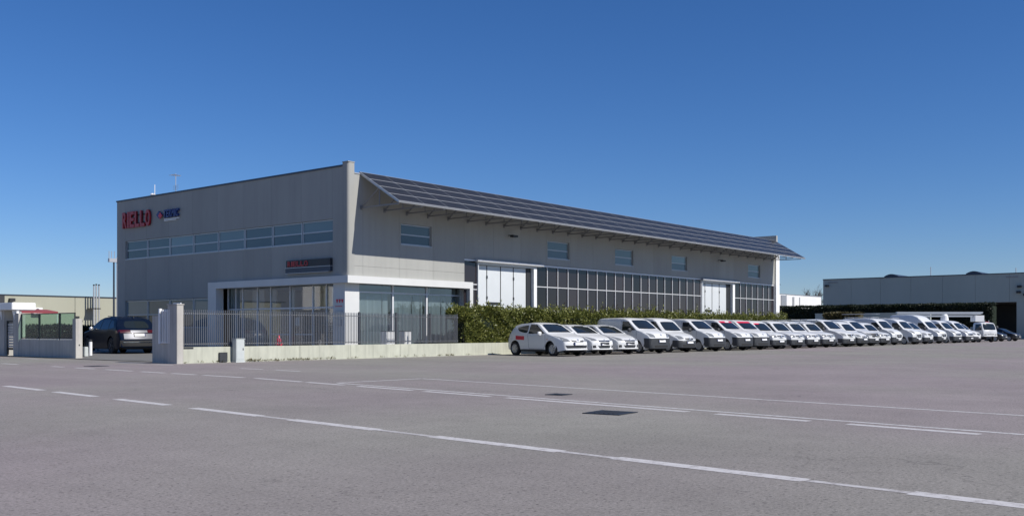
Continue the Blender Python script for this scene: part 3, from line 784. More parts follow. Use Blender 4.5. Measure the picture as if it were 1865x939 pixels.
# overhanging end tuft, shoots on top
n = 3500
t = rg.normal(size=(n, 3)); t /= np.linalg.norm(t, axis=1)[:, None]
P3 = np.array([5.9, -1.5, 2.05]) + t * rg.uniform(0.5, 1, n)[:, None] ** 0.4 * np.array([0.75, 0.5, 0.28]); N3 = t
ns = 460; base = np.stack([np.sort(rg.uniform(5.6, 44, ns)), rg.uniform(-1.85, -1.0, ns), rg.uniform(2.0, 2.25, ns)], 1)
hgt = rg.uniform(0.12, 0.42, ns) + (rg.uniform(0, 1, ns) > 0.93) * 0.3; k = 14
P4 = (base[:, None, :] + np.linspace(0, 1, k)[None, :, None] * hgt[:, None, None] * np.array([0.1, -0.05, 1.0]) + rg.normal(0, 0.03, (ns, k, 3))).reshape(-1, 3)
N4 = np.tile([0, 0, 0.8], (len(P4), 1))
PP = np.concatenate([P, P2, P3, P4]) + off; NN = np.concatenate([N, N2, N3, N4])
leaf_cloud(PP, NN, 0.15, 'foliage', M['leaf'], hd, 11)
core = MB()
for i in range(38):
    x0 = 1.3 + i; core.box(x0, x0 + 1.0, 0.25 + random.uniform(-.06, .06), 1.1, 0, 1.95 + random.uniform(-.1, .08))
core.obj('inner_growth', M['leaf_dark'], hd)  # darker leaf colour paints in the shade deep inside the hedge
st = MB()
for i in range(90):
    x0 = 1.1 + i * 0.42; st.tube((x0, 0.3, -0.0), (x0 + random.uniform(-.15, .15), 0.2 + random.uniform(-.1, .1), 1.2), 0.02, 0.012, 5)
st.obj('stem', M['bark'], hd)

def block_hedge(name, label, cat, loc, w, d, h, n, m, size, seed, rz=0):
    r = thing(name, label, cat, loc, rz)
    P, N = hedge_points(0, w, 0, d, h, n, seed, 0.0, 0.16)
    leaf_cloud(P, N, size, 'foliage', m, r, seed)
    MB().box(0.1, w - 0.1, 0.3, d - 0.1, 0, h - 0.25).obj('inner_growth', m, r)
    return r
block_hedge('dark_hedge', 'dark evergreen hedge in the yard behind the green screens', 'hedge', (-7.2, 24.0, 0), 8.0, 1.2, 1.42, 9000, M['leaf_dark'], 0.2, 21)
# the far dark hedge beyond the building, seen end on
block_hedge('dark_hedge', 'very dark tall evergreen hedge below the far white building', 'hedge', (112, 33.0, 0), 33.8, 2.5, 4.8, 36000, M['leaf_dark'], 0.28, 22, R(-90))
block_hedge('dry_bush', 'brownish bush rising above the far vans, before the dark hedge', 'bush', (103, 18.8, 0), 5.0, 1.8, 3.5, 5000, M['leaf_dry'], 0.35, 23, R(-90))

def bare_tree(x, y, h, label, seed):
    rnd = random.Random(seed)
    r = thing('bare_tree', label, 'tree', (x, y, 0), 0, 'bare trees beyond the white building')
    tr = MB().tube((0, 0, 0), (0.1, 0, h * 0.5), h * 0.022, h * 0.014, 6); tr.obj('trunk', M['bark'], r)
    cr = MB()
    def grow(p, d, l, rad, k):
        q = p + d * l; cr.tube(p, q, rad, rad * 0.6, 4)
        if k == 0: return
        for _ in range(4):
            nd = (d + Vector((rnd.gauss(0, .5), rnd.gauss(0, .5), rnd.uniform(0, .5)))).normalized()
            grow(p + d * l * rnd.uniform(0.55, 1), nd, l * rnd.uniform(.55, .8), rad * 0.55, k - 1)
    for _ in range(4):
        grow(Vector((0.05, 0, h * rnd.uniform(.3, .48))), Vector((rnd.gauss(0, .4), rnd.gauss(0, .4), 1)).normalized(), h * 0.2, h * 0.009, 3)
    cr.obj('crown', M['bark'], r)
bare_tree(205, 62, 15, 'bare twiggy tree nearest the building end, above the white wall', 1)
bare_tree(213, 54, 12.5, 'spreading bare tree in the middle above the white wall', 2)
bare_tree(221, 48, 13, 'bare tree nearest the grey warehouse above the white wall', 3)

rg = np.random.default_rng(77); n = 70
wx = np.concatenate([rg.uniform(-9.8, 8, 45), rg.uniform(-7.2, -4.0, 25)])
wp = np.repeat(np.stack([wx, np.full(n, -2.25), np.full(n, 0.03)], 1), 9, 0) + rg.normal(0, 1, (n * 9, 3)) * (0.10, 0.018, 0.014)
wd = leaf_cloud(wp, np.tile([0, -0.2, 0.6], (len(wp), 1)), 0.09, 'weeds', M['leaf_dry'], None, 78, 0.25)
tag(wd, 'sparse dry weeds along the foot of the low concrete wall', 'weeds')

# ------------------------------------------------------------------ neighbouring buildings
nb = thing('cream_building', 'cream concrete building with a flat roof beyond the left gate', 'building', (0, 45, 0))
for a, b in ((-32, -22.2), (-22.2, -12.4), (-12.4, -2.5), (-2.5, 7.3), (7.3, 17.0), (17.0, 26.8)):
    MB().box(a + 0.53 + 0.02 + 2.0, b + 0.53 - 0.02 + 2.0, 0, 0.3, 0, 3.98).obj('wall_panel', M['cream'], nb)
MB().box(-29, 29.2, 0.05, 12, 3.0, 3.85).obj('roof', M['joint'], nb)
MB().box(-30, 29.5, -0.06, 0.35, 3.982, 4.06).obj('parapet_coping', M['coping'], nb)
MB().box(-29.4, 29.2, 0.31, 0.4, 0, 2.99).obj('inner_wall', M['joint'], nb)
ac = MB().box(6.3, 7.0, -0.35, -0.002, 2.55, 3.05).obj('air_conditioner', M['white'], nb)
MB().lathe([(0.0, 0), (0.17, 0), (0.17, 0.03), (0, 0.03)], c=(0, 0, 0), n=14).obj('fan', M['dark'], ac, (6.6, -0.36, 2.8)).rotation_euler = (R(90), 0, 0)
MB().box(4.5, 4.9, -0.3, -0.002, 3.5, 3.75).obj('wall_lamp', M['dark'], nb)
MB().box(3.5, 4.2, -0.02, 0.0, 3.2, 4.0).obj('dark_hatch', M['bumper'], nb)
for i, (x, h) in enumerate(((10.92, 4.98), (11.13, 5.03), (11.36, 5.0))):
    q = thing('flue_pipe', ('left of three', 'middle of three', 'right of three')[i] + ' slim steel flue pipes rising before the cream building', 'pipe', (x, 44.0, 0), 0, 'flue pipes')
    MB().tube((0, 0, 0), (0, 0, h), 0.06, n=8).obj('pipe', M['steel'], q, smooth=True)
    MB().tube((0, 0, h - 0.05), (0, 0, h + 0.05), 0.075, n=8).obj('cap', M['dark'], q)
    MB().box(-0.14, 0.14, -0.06, 0.9, 3.0, 3.08).obj('clamp', M['dark'], q)
ra = thing('red_awning', 'red shop awning with a pale valance, above the green screens', 'awning', (3.25, 40.0, 0))
MB().prism([(0, 2.62), (0, 2.66), (1.8, 2.84), (1.8, 2.80)], 0, 2.75, 'x').obj('canopy', M['awning'], ra)
MB().box(0.02, 2.73, -0.02, 0.0, 2.52, 2.64).obj('valance', M['awning'], ra)
MB().prism([(0.02, 2.4), (0.02, 2.62), (1.78, 2.80), (1.78, 2.4)], -0.05, -0.004, 'x').obj('side_panel', M['white'], ra)
for x in (0.05, 2.7): MB().tube((x, 0.06, 0), (x, 0.06, 2.6), 0.04, n=6).obj('leg', M['white'], ra)
ms = thing('antenna_mast', 'tall slim mast with short aerials just left of the main building', 'mast', (11.85, 42.5, 0))
MB().tube((0, 0, 0), (0, 0, 7.0), 0.09, 0.07).obj('pole', M['coping'], ms)
hd_ = MB().box(-0.45, 0.5, -0.12, 0.12, 6.85, 7.15)
for x in (-0.42, -0.2, 0.05): hd_.tube((x, 0, 7.15), (x, 0, 7.75), 0.03, n=5)
hd_.obj('aerial_head', M['steel'], ms)
MB().tube((0.28, 0, 0), (0.28, 0, 7.3), 0.05, n=6).obj('stay', M['white'], ms)
an = thing('roof_antenna', 'spindly television aerial on the roof edge above the red and blue signs', 'antenna', (0.6, 15.15, 8.35))
MB().tube((0, 0, 0), (0, 0, 1.65), 0.018, n=6).obj('pole', M['steel'], an)
a_ = MB()
for i in range(7): a_.tube((-0.25 + i * 0.08, -0.3 + i * 0.02, 1.55), (-0.25 + i * 0.08, 0.3 - i * 0.02, 1.55), 0.014, n=4)
a_.tube((-0.3, 0, 1.55), (0.3, 0, 1.55), 0.012, n=4)
for i in range(5): a_.tube((0, -0.28, 0.75 + i * 0.06), (0, 0.28, 0.75 + i * 0.06), 0.008, n=4)
a_.obj('elements', M['silver'], an)
an = thing('roof_vent', 'tiny white vent with a short rod on the roof edge, left of the aerial', 'vent', (0.5, 17.35, 8.35))
MB().lathe([(0, 0), (0.12, 0), (0.12, 0.62), (0.16, 0.64), (0.1, 0.72), (0, 0.72)], n=10).obj('cowl', M['white'], an)
MB().tube((0, -0.2, 0), (0, -0.2, 1.2), 0.02, n=5).obj('rod', M['white'], an)

wb = thing('white_building', 'low bright white building far beyond the end of the main building', 'building', (130, 40, 0))
MB().box(-2, 8.9, 0, 10, 0, 7.75).box(9.0, 25.0, 0.0, 10, 0, 7.72).obj('wall', M['whitewall'], wb)
MB().box(-2.1, 25.1, -0.06, 10.05, 7.752, 7.86).obj('roof_edge', M['frame'], wb)
MB().box(6.5, 8.6, -0.2, -0.002, 0, 7.6).obj('pilaster', M['frame'], wb)
for x in (11.5, 12.0, 14.6): MB().box(x, x + 0.12, -0.12, -0.002, 3, 7.4).obj('downpipe', M['frame'], wb)
am = thing('roof_antenna', 'thin T-shaped aerial on the roof of the far white building', 'antenna', (141, 43, 7.8))
MB().tube((0, 0, 0), (0, 0, 2.6), 0.06, n=5).tube((-0.3, 0, 2.0), (2.2, 0, 2.0), 0.05, n=5).obj('pole', M['dark'], am)

ws_ = thing('pale_workshop', 'pale workshop left of the view, seen only as a reflection in the entrance glass', 'building', (-72, 47, 0))
MB().box(0, 38, 0.3, 14, 0, 6.6).obj('wall', M['whitewall'], ws_)
for x in (3, 8.5, 14, 19.5, 25, 30.5): MB().box(x, x + 3.4, 0.1, 0.299, 0, 4.2).obj('roller_door', M['recess'] if x < 20 else M['bumper'], ws_)
for x in (0, 7, 12.4, 18, 23.5, 29, 35): MB().box(x, x + 0.7, -0.3, 0.298, 0, 6.7).obj('pilaster', M['cream'], ws_)
MB().box(-0.2, 38.2, -0.6, 14.2, 6.702, 7.3).obj('roof_edge', M['greywall'], ws_)

fw = thing('grey_warehouse', 'grey concrete warehouse with an open dark loading bay at the far right', 'building', (125, 0, 0))
for i in range(9):
    a = 27.63 - i * 4.6; b = a - 4.6
    MB().box(0, 0.4, b + 0.012, a - 0.012, 5.35, 9.42).obj('wall_panel', M['greywall'], fw)
MB().box(-0.06, 0.46, -13.8, 27.68, 9.422, 9.55).obj('parapet_coping', M['coping'], fw)
MB().box(0.4, 40, -13.7, 27.4, 9.0, 9.3).obj('roof', M['joint'], fw)
MB().box(0, 0.4, -13.7, -0.9, 0, 5.34).box(0.0, 0.5, 27.0, 27.6, 0, 5.34).obj('pier', M['greywall'], fw)
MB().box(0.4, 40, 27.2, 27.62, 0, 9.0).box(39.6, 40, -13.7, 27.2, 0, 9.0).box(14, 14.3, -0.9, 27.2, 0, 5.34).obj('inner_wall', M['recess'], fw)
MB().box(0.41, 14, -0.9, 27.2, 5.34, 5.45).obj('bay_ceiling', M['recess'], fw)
for y, lb in ((16.6, ''), (4.6, '')):
    pr = [(y + 1.6 - 3.2 * t, 9.5 + 0.55 * math.sin(math.pi * min(1, t * 1.15 + 0.12))) for t in [i / 10 for i in range(11)]] + [(y - 1.6, 9.35), (y + 1.6, 9.35)]
    MB().prism(pr, 1.0, 8.0, 'x').obj('rooflight', M['coping'], fw)
for y in (11.2, -0.6): MB().tube((1.0, y, 9.3), (1.0, y, 10.9 if y > 0 else 10.3), 0.06, n=5).obj('roof_mast', M['steel'], fw)
for y, z in ((26.9, 8.3), (-1.3, 7.4), (-1.2, 6.6), (-2.1, 6.2)): MB().box(-0.5, -0.002, y - 0.25, y + 0.25, z, z + 0.3).obj('floodlight', M['dark'], fw)
for y in (26.0, -0.3): MB().box(-0.03, -0.002, y - 0.8, y + 0.8, 8.85, 9.05).obj('wall_vent', M['joint'], fw)
fb = thing('far_parapet', 'low pale concrete parapet beyond the far vans', 'wall', (108, 0, 0))
MB().box(0, 0.4, 6.0, 22.0, 0, 3.6).obj('wall_section', M['greywall'], fb)
MB().box(-0.05, 0.45, 5.95, 22.05, 3.602, 3.70).obj('coping', M['greywall'], fb)
fl = thing('street_lamp', 'small double-headed lamp post before the dark loading bay', 'lamp post', (118, 0.9, 0))
MB().tube((0, 0, 0), (0, 0, 3.9), 0.06, 0.04, 6).obj('pole', M['steel'], fl)
MB().box(-0.1, 0.1, -0.7, 0.7, 3.9, 3.98).obj('lamp_head', M['bumper'], fl)

# ------------------------------------------------------------------ vehicles
def lerp_prof(pts, y):
    if y <= pts[0][0]: return pts[0][1]
    for (a, za), (b, zb) in zip(pts[:-1], pts[1:]):
        if y <= b: return za + (zb - za) * (y - a) / (b - a)
    return pts[-1][1]
def vehicle_body(p):
    """lofted shell: nose at y=0, tail at y=L, wheel arches cut into the flanks"""
    L, W, H, belt = p['L'], p['W'], p['H'], p['belt']
    pts = p['prof']; zb = p.get('sill', 0.22); tk = p.get('tumble', 0.16)
    pf, pr = p.get('pf', 0.86), p.get('pr', 0.9)
    bf, br = p.get('bf', 0.22), p.get('br', 0.12)
    def top(y):
        s = p.get('smooth', 0.05)
        if y < 0.001 or y > L - 0.001: return lerp_prof(pts, y)
        return sum(lerp_prof(pts, min(L, max(0, y + d * s))) for d in (-1, -.5, 0, .5, 1)) / 5
    ys = set([0, L])
    for i in range(36): ys.add(L * i / 35)
    for y, z in pts: ys.add(y)
    for y in (0.02, 0.05, 0.1, 0.18, 0.28, 0.4): ys.add(y); ys.add(L - y)
    rad, ra = p['r'], p['ra']
    for c in p['axles']:
        for k in range(17): ys.add(c + ra * math.cos(math.pi * k / 16))
        ys.add(c + ra + 0.012); ys.add(c - ra - 0.012)
    ys = sorted(y for y in ys if 0 <= y <= L)
    o = [ys[0]]
    for y in ys[1:]:
        if y - o[-1] > 0.009: o.append(y)
    ys = o
    def bottom(y):
        z = zb + (0.06 * max(0, 1 - y / 0.3) + 0.08 * max(0, 1 - (L - y) / 0.3))
        for c in p['axles']:
            if abs(y - c) < ra: z = max(z, rad + math.sqrt(ra * ra - (y - c) ** 2))
        return z
    def plan(y):
        a = min(1, y / 0.55); b = min(1, (L - y) / 0.45)
        return (pf + (1 - pf) * math.sin(a * math.pi / 2) ** 0.8) * (pr + (1 - pr) * math.sin(b * math.pi / 2) ** 0.8)
    def hw(y, z, t):
        w = W / 2 * plan(y)
        if z > belt: w *= 1 - tk * ((z - belt) / (H - belt)) ** 1.25
        elif z < 0.45: w *= 1 - 0.05 * (0.45 - z) / 0.25
        return w
    NCOL = 9; crown = p.get('crown', 0.03)
    V = []; rings = []
    def bow(x, y, z):
        q = (x / (W / 2)) ** 2
        return (x, y + bf * q * max(0, 1 - y / 1.8) - br * q * max(0, 1 - (L - y) / 1.2), z)
    for y in ys:
        t = top(y); b = min(bottom(y), t - 0.2)
        zs = min(belt, t - 0.10); ze = t - crown - 0.045
        zz = [b, b + .25 * (zs - b), b + .55 * (zs - b), b + .82 * (zs - b), zs, zs + .5 * (ze - zs), ze]
        side = [(hw(y, z, t), z) for z in zz]
        hx = side[-1][0] - 0.035
        ring = [bow(x, y, z) for x, z in side]
        for i in range(NCOL):
            c = 1 - 2 * i / (NCOL - 1)
            ring.append(bow(hx * c, y, t - crown * abs(c) ** 2.5))
        ring += [bow(-x, y, z) for x, z in reversed(side)]
        rings.append(ring)
    n = len(rings[0]); m = MB()
    for r in rings: m.v += r
    for i in range(len(ys) - 1):
        for k in range(n - 1):
            m.f.append((i * n + k, i * n + k + 1, (i + 1) * n + k + 1, (i + 1) * n + k))
    for i in (0, len(ys) - 1):                          # end caps as grids
        rows = []
        y = ys[i]
        for rI in range(7):
            a, b = rings[i][rI], rings[i][n - 1 - rI]
            row = [i * n + rI]
            for c in range(1, NCOL + 1):
                x = a[0] * (1 - 2 * c / (NCOL + 1))
                m.v.append(bow(x, y, a[2])); row.append(len(m.v) - 1)
            row.append(i * n + n - 1 - rI); rows.append(row)
        tr = [i * n + 6] + [i * n + 7 + c for c in range(NCOL)] + [i * n + n - 7]
        for r0, r1 in zip(rows[:-1], rows[1:]):
            for c in range(NCOL + 1): m.f.append((r0[c], r0[c + 1], r1[c + 1], r1[c]))
        m.f.append(tuple(rows[-1]) + tuple(reversed(tr[1:-1])))
    m.v = [(x, y - L / 2, z) for x, y, z in m.v]
    return m
class Veh:
    def __init__(s, name, label, cat, p, paint, group):
        s.p = p; s.L = p['L']; s.root = thing(name, label, cat, (0, 0, 0), 0, group)
        m = vehicle_body(p)
        me = m.mesh('body', M[paint], smooth=True, ang=40)
        s.body = put('body', me, s.root)
        s.bvh = BVHTree.FromPolygons([Vector(v) for v in m.v], m.f)
        W = p['W']
        ub = MB().box(-W / 2 + 0.26, W / 2 - 0.26, -s.L / 2 + 0.25, s.L / 2 - 0.2, 0.2, 0.62)
        for c in p['axles']: ub.box(-W / 2 + 0.05, W / 2 - 0.05, c - s.L / 2 - p['ra'], c - s.L / 2 + p['ra'], p['r'] + p['ra'] - 0.01, p['r'] + p['ra'] + 0.02)
        ub.box(-W / 2 + 0.07, W / 2 - 0.07, p['axles'][0] - s.L / 2 + p['ra'] + .05, p['axles'][1] - s.L / 2 - p['ra'] - .05, 0.2, 0.4)
        ub.obj('underbody', M['black'], s.root)
        s.wheels()
    def wheels(s):
        p = s.p; r = p['r']; w = p.get('tw', 0.2)
        ty = MB().lathe([(r * .64, -w / 2 + .01), (r * .9, -w / 2), (r, -w / 2 + .03), (r, w / 2 - .03), (r * .9, w / 2), (r * .64, w / 2 - .01)], axis='x', n=28, closed=True).mesh('wheel', M['black'], smooth=True)
        rm = MB().lathe([(r * .65, w / 2 - .005), (r * .60, w / 2 - .03), (r * .30, w / 2 - .045), (0.0, w / 2 - .05)], axis='x', n=24)
        k = p.get('spokes', 7)
        for i in range(k):
            a = 2 * math.pi * i / k; d = Vector((0, math.cos(a), math.sin(a))); q = Vector((0, -math.sin(a), math.cos(a)))
            pts = []
            for (rr, wd) in ((r * .12, .03), (r * .62, .022)):
                for sg in (-1, 1): pts.append(d * rr + q * wd * sg)
            x0, x1 = w / 2 - .045, w / 2 - .008
            rm.add([(x, v.y, v.z) for x in (x0, x1) for v in pts], [(0, 1, 3, 2), (4, 6, 7, 5), (0, 4, 5, 1), (2, 3, 7, 6), (0, 2, 6, 4), (1, 5, 7, 3)])
        rm.lathe([(r * .16, w / 2 - .004), (r * .12, w / 2 + .004), (0, w / 2 + .004)], axis='x', n=12)
        rm = rm.mesh('rim', M['rim'])
        for c in p['axles']:
            for sg in (1, -1):
                o = put('wheel', ty, s.root, (sg * (p['W'] / 2 - w / 2 - .015), c - s.L / 2, r), (0, 0, 0 if sg > 0 else math.pi))
                put('rim', rm, o)
    def patch(s, name, m, axis, quad, nu=8, nv=4, off=0.004, th=0.02, parent=None, rnd=0.0):
        """quad = bl, br, tr, tl in (x,z) for 'f'/'r', (y,z) for 'l'/'R', (x,y) for 't'; y measured from the nose"""
        P = []; Nn = []
        D = {'f': (0, 1, 0), 'r': (0, -1, 0), 'l': (1, 0, 0), 'R': (-1, 0, 0), 't': (0, 0, -1)}[axis]; D = Vector(D)
        for j in range(nv + 1):
            for i in range(nu + 1):
                a, b = i / nu, j / nv
                if rnd:                                     # pull the corners in to a rounded outline
                    a2, b2 = 2 * a - 1, 2 * b - 1
                    a = .5 + .5 * a2 * (1 - rnd * 0.29 * b2 * b2 * a2 * a2); b = .5 + .5 * b2 * (1 - rnd * 0.29 * (2 * (i / nu) - 1) ** 2 * b2 * b2)
                u = [(quad[0][k] * (1 - a) + quad[1][k] * a) * (1 - b) + (quad[3][k] * (1 - a) + quad[2][k] * a) * b for k in (0, 1)]
                if axis in 'fr': o = Vector((u[0], -D.y * 12, u[1]))
                elif axis in 'lR': o = Vector((-D.x * 12, u[0] - s.L / 2, u[1]))
                else: o = Vector((u[0], u[1] - s.L / 2, 12))
                h, nn, _, _ = s.bvh.ray_cast(o, D)
                if h is None:
                    g_ = o + D * (12 - (s.L / 2 if axis in 'fr' else s.p['W'] / 2) * 0.9)
                    h, nn, _, _ = s.bvh.find_nearest(g_)
                if nn.dot(D) > 0: nn = -nn
                P.append(h.copy()); Nn.append(nn.copy())
        w = nu + 1; out = [h + q * off for h, q in zip(P, Nn)]; inn = [h - q * th for h, q in zip(P, Nn)]
        f = []; K = len(P)
        for j in range(nv):
            for i in range(nu):
                f.append((j * w + i, j * w + i + 1, (j + 1) * w + i + 1, (j + 1) * w + i))
        bd = [i for i in range(w)] + [j * w + nu for j in range(1, nv + 1)] + [nv * w + i for i in range(nu - 1, -1, -1)] + [j * w for j in range(nv - 1, 0, -1)]
        for a, b in zip(bd, bd[1:] + bd[:1]): f.append((b, a, a + K, b + K))
        me = MB().add(out + inn, f).mesh(name, M[m], smooth=True, ang=50)
        return put(name, me, parent or s.root)
    def sym(s, name, m, axis, quad, **k):
        a = s.patch(name, m, axis, quad, **k)
        if axis in 'fr' or axis == 't': q = [(-x, z) for x, z in quad]; b = s.patch(name, m, axis, [q[1], q[0], q[3], q[2]], **k)
        else: b = s.patch(name, m, 'R' if axis == 'l' else 'l', quad, **k)
        return a, b
    def plate(s, z, axis='f', x=0.0, w=0.52):
        h = 0.11
        off = .055 if s.p['H'] > 1.75 else .04
        s.patch('plate_frame', 'dark', axis, [(x - w / 2 - .02, z - .02), (x + w / 2 + .02, z - .02), (x + w / 2 + .02, z + h + .02), (x - w / 2 - .02, z + h + .02)], nu=4, nv=1, off=off - .008)
        pl = s.patch('number_plate', 'plate', axis, [(x - w / 2, z), (x + w / 2, z), (x + w / 2, z + h), (x - w / 2, z + h)], nu=4, nv=1, off=off)
        s.patch('plate_band', 'blue', axis, [(x - w / 2, z + .004), (x - w / 2 + .04, z + .004), (x - w / 2 + .04, z + h - .004), (x - w / 2, z + h - .004)], nu=1, nv=1, off=off + .003, parent=pl)
        return pl
    def mirror(s, y, z, m='carwhite', sz=1.0):
        p = s.p
        for sg in (1, -1):
            h, _, _, _ = s.bvh.ray_cast(Vector((sg * 12, y - s.L / 2, z)), Vector((-sg, 0, 0)))
            x = abs(h.x) if h else p['W'] / 2
            a, b, c = 0.12 * sz, 0.07 * sz, 0.085 * sz
            mb = MB(); c0 = Vector((sg * (x + a + 0.03), y - s.L / 2, z + 0.03))
            pts = []
            for zz, sc in ((-1, .7), (-.5, .97), (.5, 1), (1, .72)):
                for t in range(10):
                    t = t * math.pi / 5
                    pts.append(c0 + Vector((a * sc * math.cos(t), b * sc * math.sin(t), c * zz)))
            fs = [tuple(range(10))[::-1], tuple(range(30, 40))] + [(r * 10 + i, r * 10 + (i + 1) % 10, r * 10 + 10 + (i + 1) % 10, r * 10 + 10 + i) for r in range(3) for i in range(10)]
            mb.add(pts, fs).obj('mirror', M[m], s.root, smooth=True, ang=60)
    def wipers(s, z, w):
        for x0, x1 in ((-w * .75, -w * .05), (w * .05, w * .8)):
            s.patch('wiper', 'black', 'f', [(x0, z), (x1, z + .035), (x1, z + .052), (x0, z + .018)], nu=4, nv=1, off=0.02)
    def seam(s, pts):
        for (a, b) in zip(pts[:-1], pts[1:]):
            d = Vector((b[0] - a[0], b[1] - a[1])).normalized() * 0.006; n_ = Vector((-d.y, d.x))
            q = [(a[0] - n_.x, a[1] - n_.y), (b[0] - n_.x, b[1] - n_.y), (b[0] + n_.x, b[1] + n_.y), (a[0] + n_.x, a[1] + n_.y)]
            s.sym('door_gap', 'dark', 'l', q, nu=6, nv=1, off=0.0015)
def dup(root, loc=None, label=None, rz=None):
    r = root.copy(); col.objects.link(r)
    if loc: r.location = loc
    if rz is not None: r.rotation_euler = (0, 0, rz)
    if label: r['label'] = label
    if rz is None: r.rotation_euler.z += R(1.6) * math.sin(r.location.x * 5.7)
    for ch in list(root.children):
        c = ch.copy(); col.objects.link(c); c.parent = r
        for g2 in ch.children:
            d = g2.copy(); col.objects.link(d); d.parent = c
    return r
ROW = 'white vehicles parked in a row along the hedge'

def hatch3():
    p = dict(L=4.05, W=1.74, H=1.53, belt=1.0, r=.32, ra=.385, axles=(.84, 3.42), tw=.2, tumble=.24, pf=.80, bf=.26,
             prof=[(0, .60), (.02, .68), (.08, .77), (.30, .87), (.9, 1.0), (1.08, 1.05), (1.85, 1.46), (2.1, 1.51), (2.5, 1.53), (3.1, 1.49), (3.5, 1.41), (3.82, 1.05), (3.95, .97), (4.02, .75), (4.05, .55)])
    v = Veh('hatchback', '', 'car', p, 'carwhite', ROW)
    v.patch('windscreen', 'glass_car', 'f', [(-.70, 1.075), (.70, 1.075), (.58, 1.45), (-.58, 1.45)], nu=12, nv=6)
    v.patch('rear_window', 'glass_car', 'r', [(-.55, 1.10), (.55, 1.10), (.48, 1.36), (-.48, 1.36)])
    v.sym('side_window', 'glass_car', 'l', [(1.30, 1.02), (2.42, 1.01), (2.40, 1.44), (1.98, 1.42)], nu=10, nv=5)
    v.sym('side_window', 'glass_car', 'l', [(2.50, 1.02), (3.12, 1.12), (3.28, 1.30), (2.48, 1.43)], nu=8, nv=5, rnd=.5)
    for a in (-1, 1):
        v.patch('headlight', 'lamp', 'f', [(a * .42, .66), (a * .74, .66), (a * .80, .92), (a * .52, .77)] if a > 0 else [(-.74, .66), (-.42, .66), (-.52, .77), (-.80, .92)], nu=6, nv=4, off=.008)
        v.patch('grille', 'dark', 'f', [(a * .10, .655), (a * .38, .655), (a * .40, .725), (a * .13, .70)], nu=4, nv=2, off=.006)
    v.patch('lower_grille', 'dark', 'f', [(-.60, .36), (.60, .36), (.68, .49), (-.68, .49)], nu=10, nv=2, off=.004)
    v.patch('lip', 'carwhite', 'f', [(-.66, .29), (.66, .29), (.66, .33), (-.66, .33)], nu=10, nv=1, off=.03)
    v.patch('badge', 'silver', 'f', [(-.05, .68), (.05, .68), (.05, .77), (-.05, .77)], nu=2, nv=2, off=.02, rnd=1)
    v.plate(.50)
    v.mirror(1.50, .99)
    v.wipers(1.085, .7)
    v.seam([(1.30, .98), (1.28, .55), (1.40, .33), (2.40, .33), (2.46, .9), (2.46, 1.02)])
    v.sym('door_handle', 'carwhite', 'l', [(2.20, .87), (2.37, .88), (2.37, .915), (2.20, .91)], nu=3, nv=1, off=.03)
    v.sym('side_lamp', 'orange', 'l', [(1.12, .74), (1.2, .74), (1.2, .77), (1.12, .77)], nu=2, nv=1, off=.006)
    v.sym('sill_trim', 'bumper', 'l', [(1.25, .22), (3.02, .22), (3.02, .30), (1.25, .30)], nu=8, nv=1, off=.012)
    v.sym('tail_light', 'taillight', 'l', [(3.80, .84), (3.93, .80), (3.9, 1.05), (3.78, 1.06)], nu=3, nv=4, off=.006)
    return v
def hatch5():
    p = dict(L=4.28, W=1.80, H=1.53, belt=1.0, r=.325, ra=.39, axles=(.90, 3.50), tumble=.26, pf=.80, bf=.28,
             prof=[(0, .62), (.03, .72), (.12, .81), (.45, .92), (1.05, 1.05), (1.9, 1.45), (2.2, 1.51), (2.8, 1.52), (3.5, 1.44), (3.9, 1.22), (4.15, 1.05), (4.25, .9), (4.28, .6)])
    v = Veh('hatchback', '', 'car', p, 'carwhite', ROW)
    v.patch('windscreen', 'glass_car', 'f', [(-.72, 1.075), (.72, 1.075), (.58, 1.45), (-.58, 1.45)], nu=12, nv=6)
    v.sym('side_window', 'glass_car', 'l', [(1.30, 1.02), (2.35, 1.02), (2.33, 1.43), (2.05, 1.41)], nu=10, nv=5)
    v.sym('side_window', 'glass_car', 'l', [(2.43, 1.02), (3.40, 1.06), (3.25, 1.32), (2.41, 1.43)], nu=8, nv=5, rnd=.4)
    for a in (-1, 1):
        q = [(.44, .70), (.72, .72), (.82, .93), (.50, .80)]
        v.patch('headlight', 'lamp', 'f', q if a > 0 else [(-q[1][0], q[1][1]), (-q[0][0], q[0][1]), (-q[3][0], q[3][1]), (-q[2][0], q[2][1])], nu=6, nv=4, off=.008)
        q = [(.52, .36), (.74, .36), (.74, .47), (.56, .50)]
        v.patch('fog_recess', 'dark', 'f', q if a > 0 else [(-q[1][0], q[1][1]), (-q[0][0], q[0][1]), (-q[3][0], q[3][1]), (-q[2][0], q[2][1])], nu=4, nv=2, off=.004)
    v.patch('grille', 'dark', 'f', [(-.36, .655), (.36, .655), (.42, .735), (-.42, .735)], nu=8, nv=2, off=.006)
    v.patch('grille_bar', 'chrome', 'f', [(-.36, .69), (.36, .69), (.38, .71), (-.38, .71)], nu=8, nv=1, off=.015)
    v.patch('lower_grille', 'dark', 'f', [(-.34, .34), (.34, .34), (.44, .47), (-.44, .47)], nu=8, nv=2, off=.006)
    v.patch('lip', 'carwhite', 'f', [(-.7, .27), (.7, .27), (.7, .31), (-.7, .31)], nu=10, nv=1, off=.03)
    v.patch('badge', 'silver', 'f', [(-.07, .70), (.07, .70), (.0, .79), (-.0, .79)], nu=2, nv=2, off=.022)
    v.plate(.49)
    v.mirror(1.55, .99); v.wipers(1.085, .7)
    v.seam([(1.34, .98), (1.32, .5), (1.42, .33), (2.36, .33), (2.40, 1.0)])
    return v
VANP = dict(r=.33, ra=.40, tumble=.12, pf=.86, bf=.20, crown=.05)
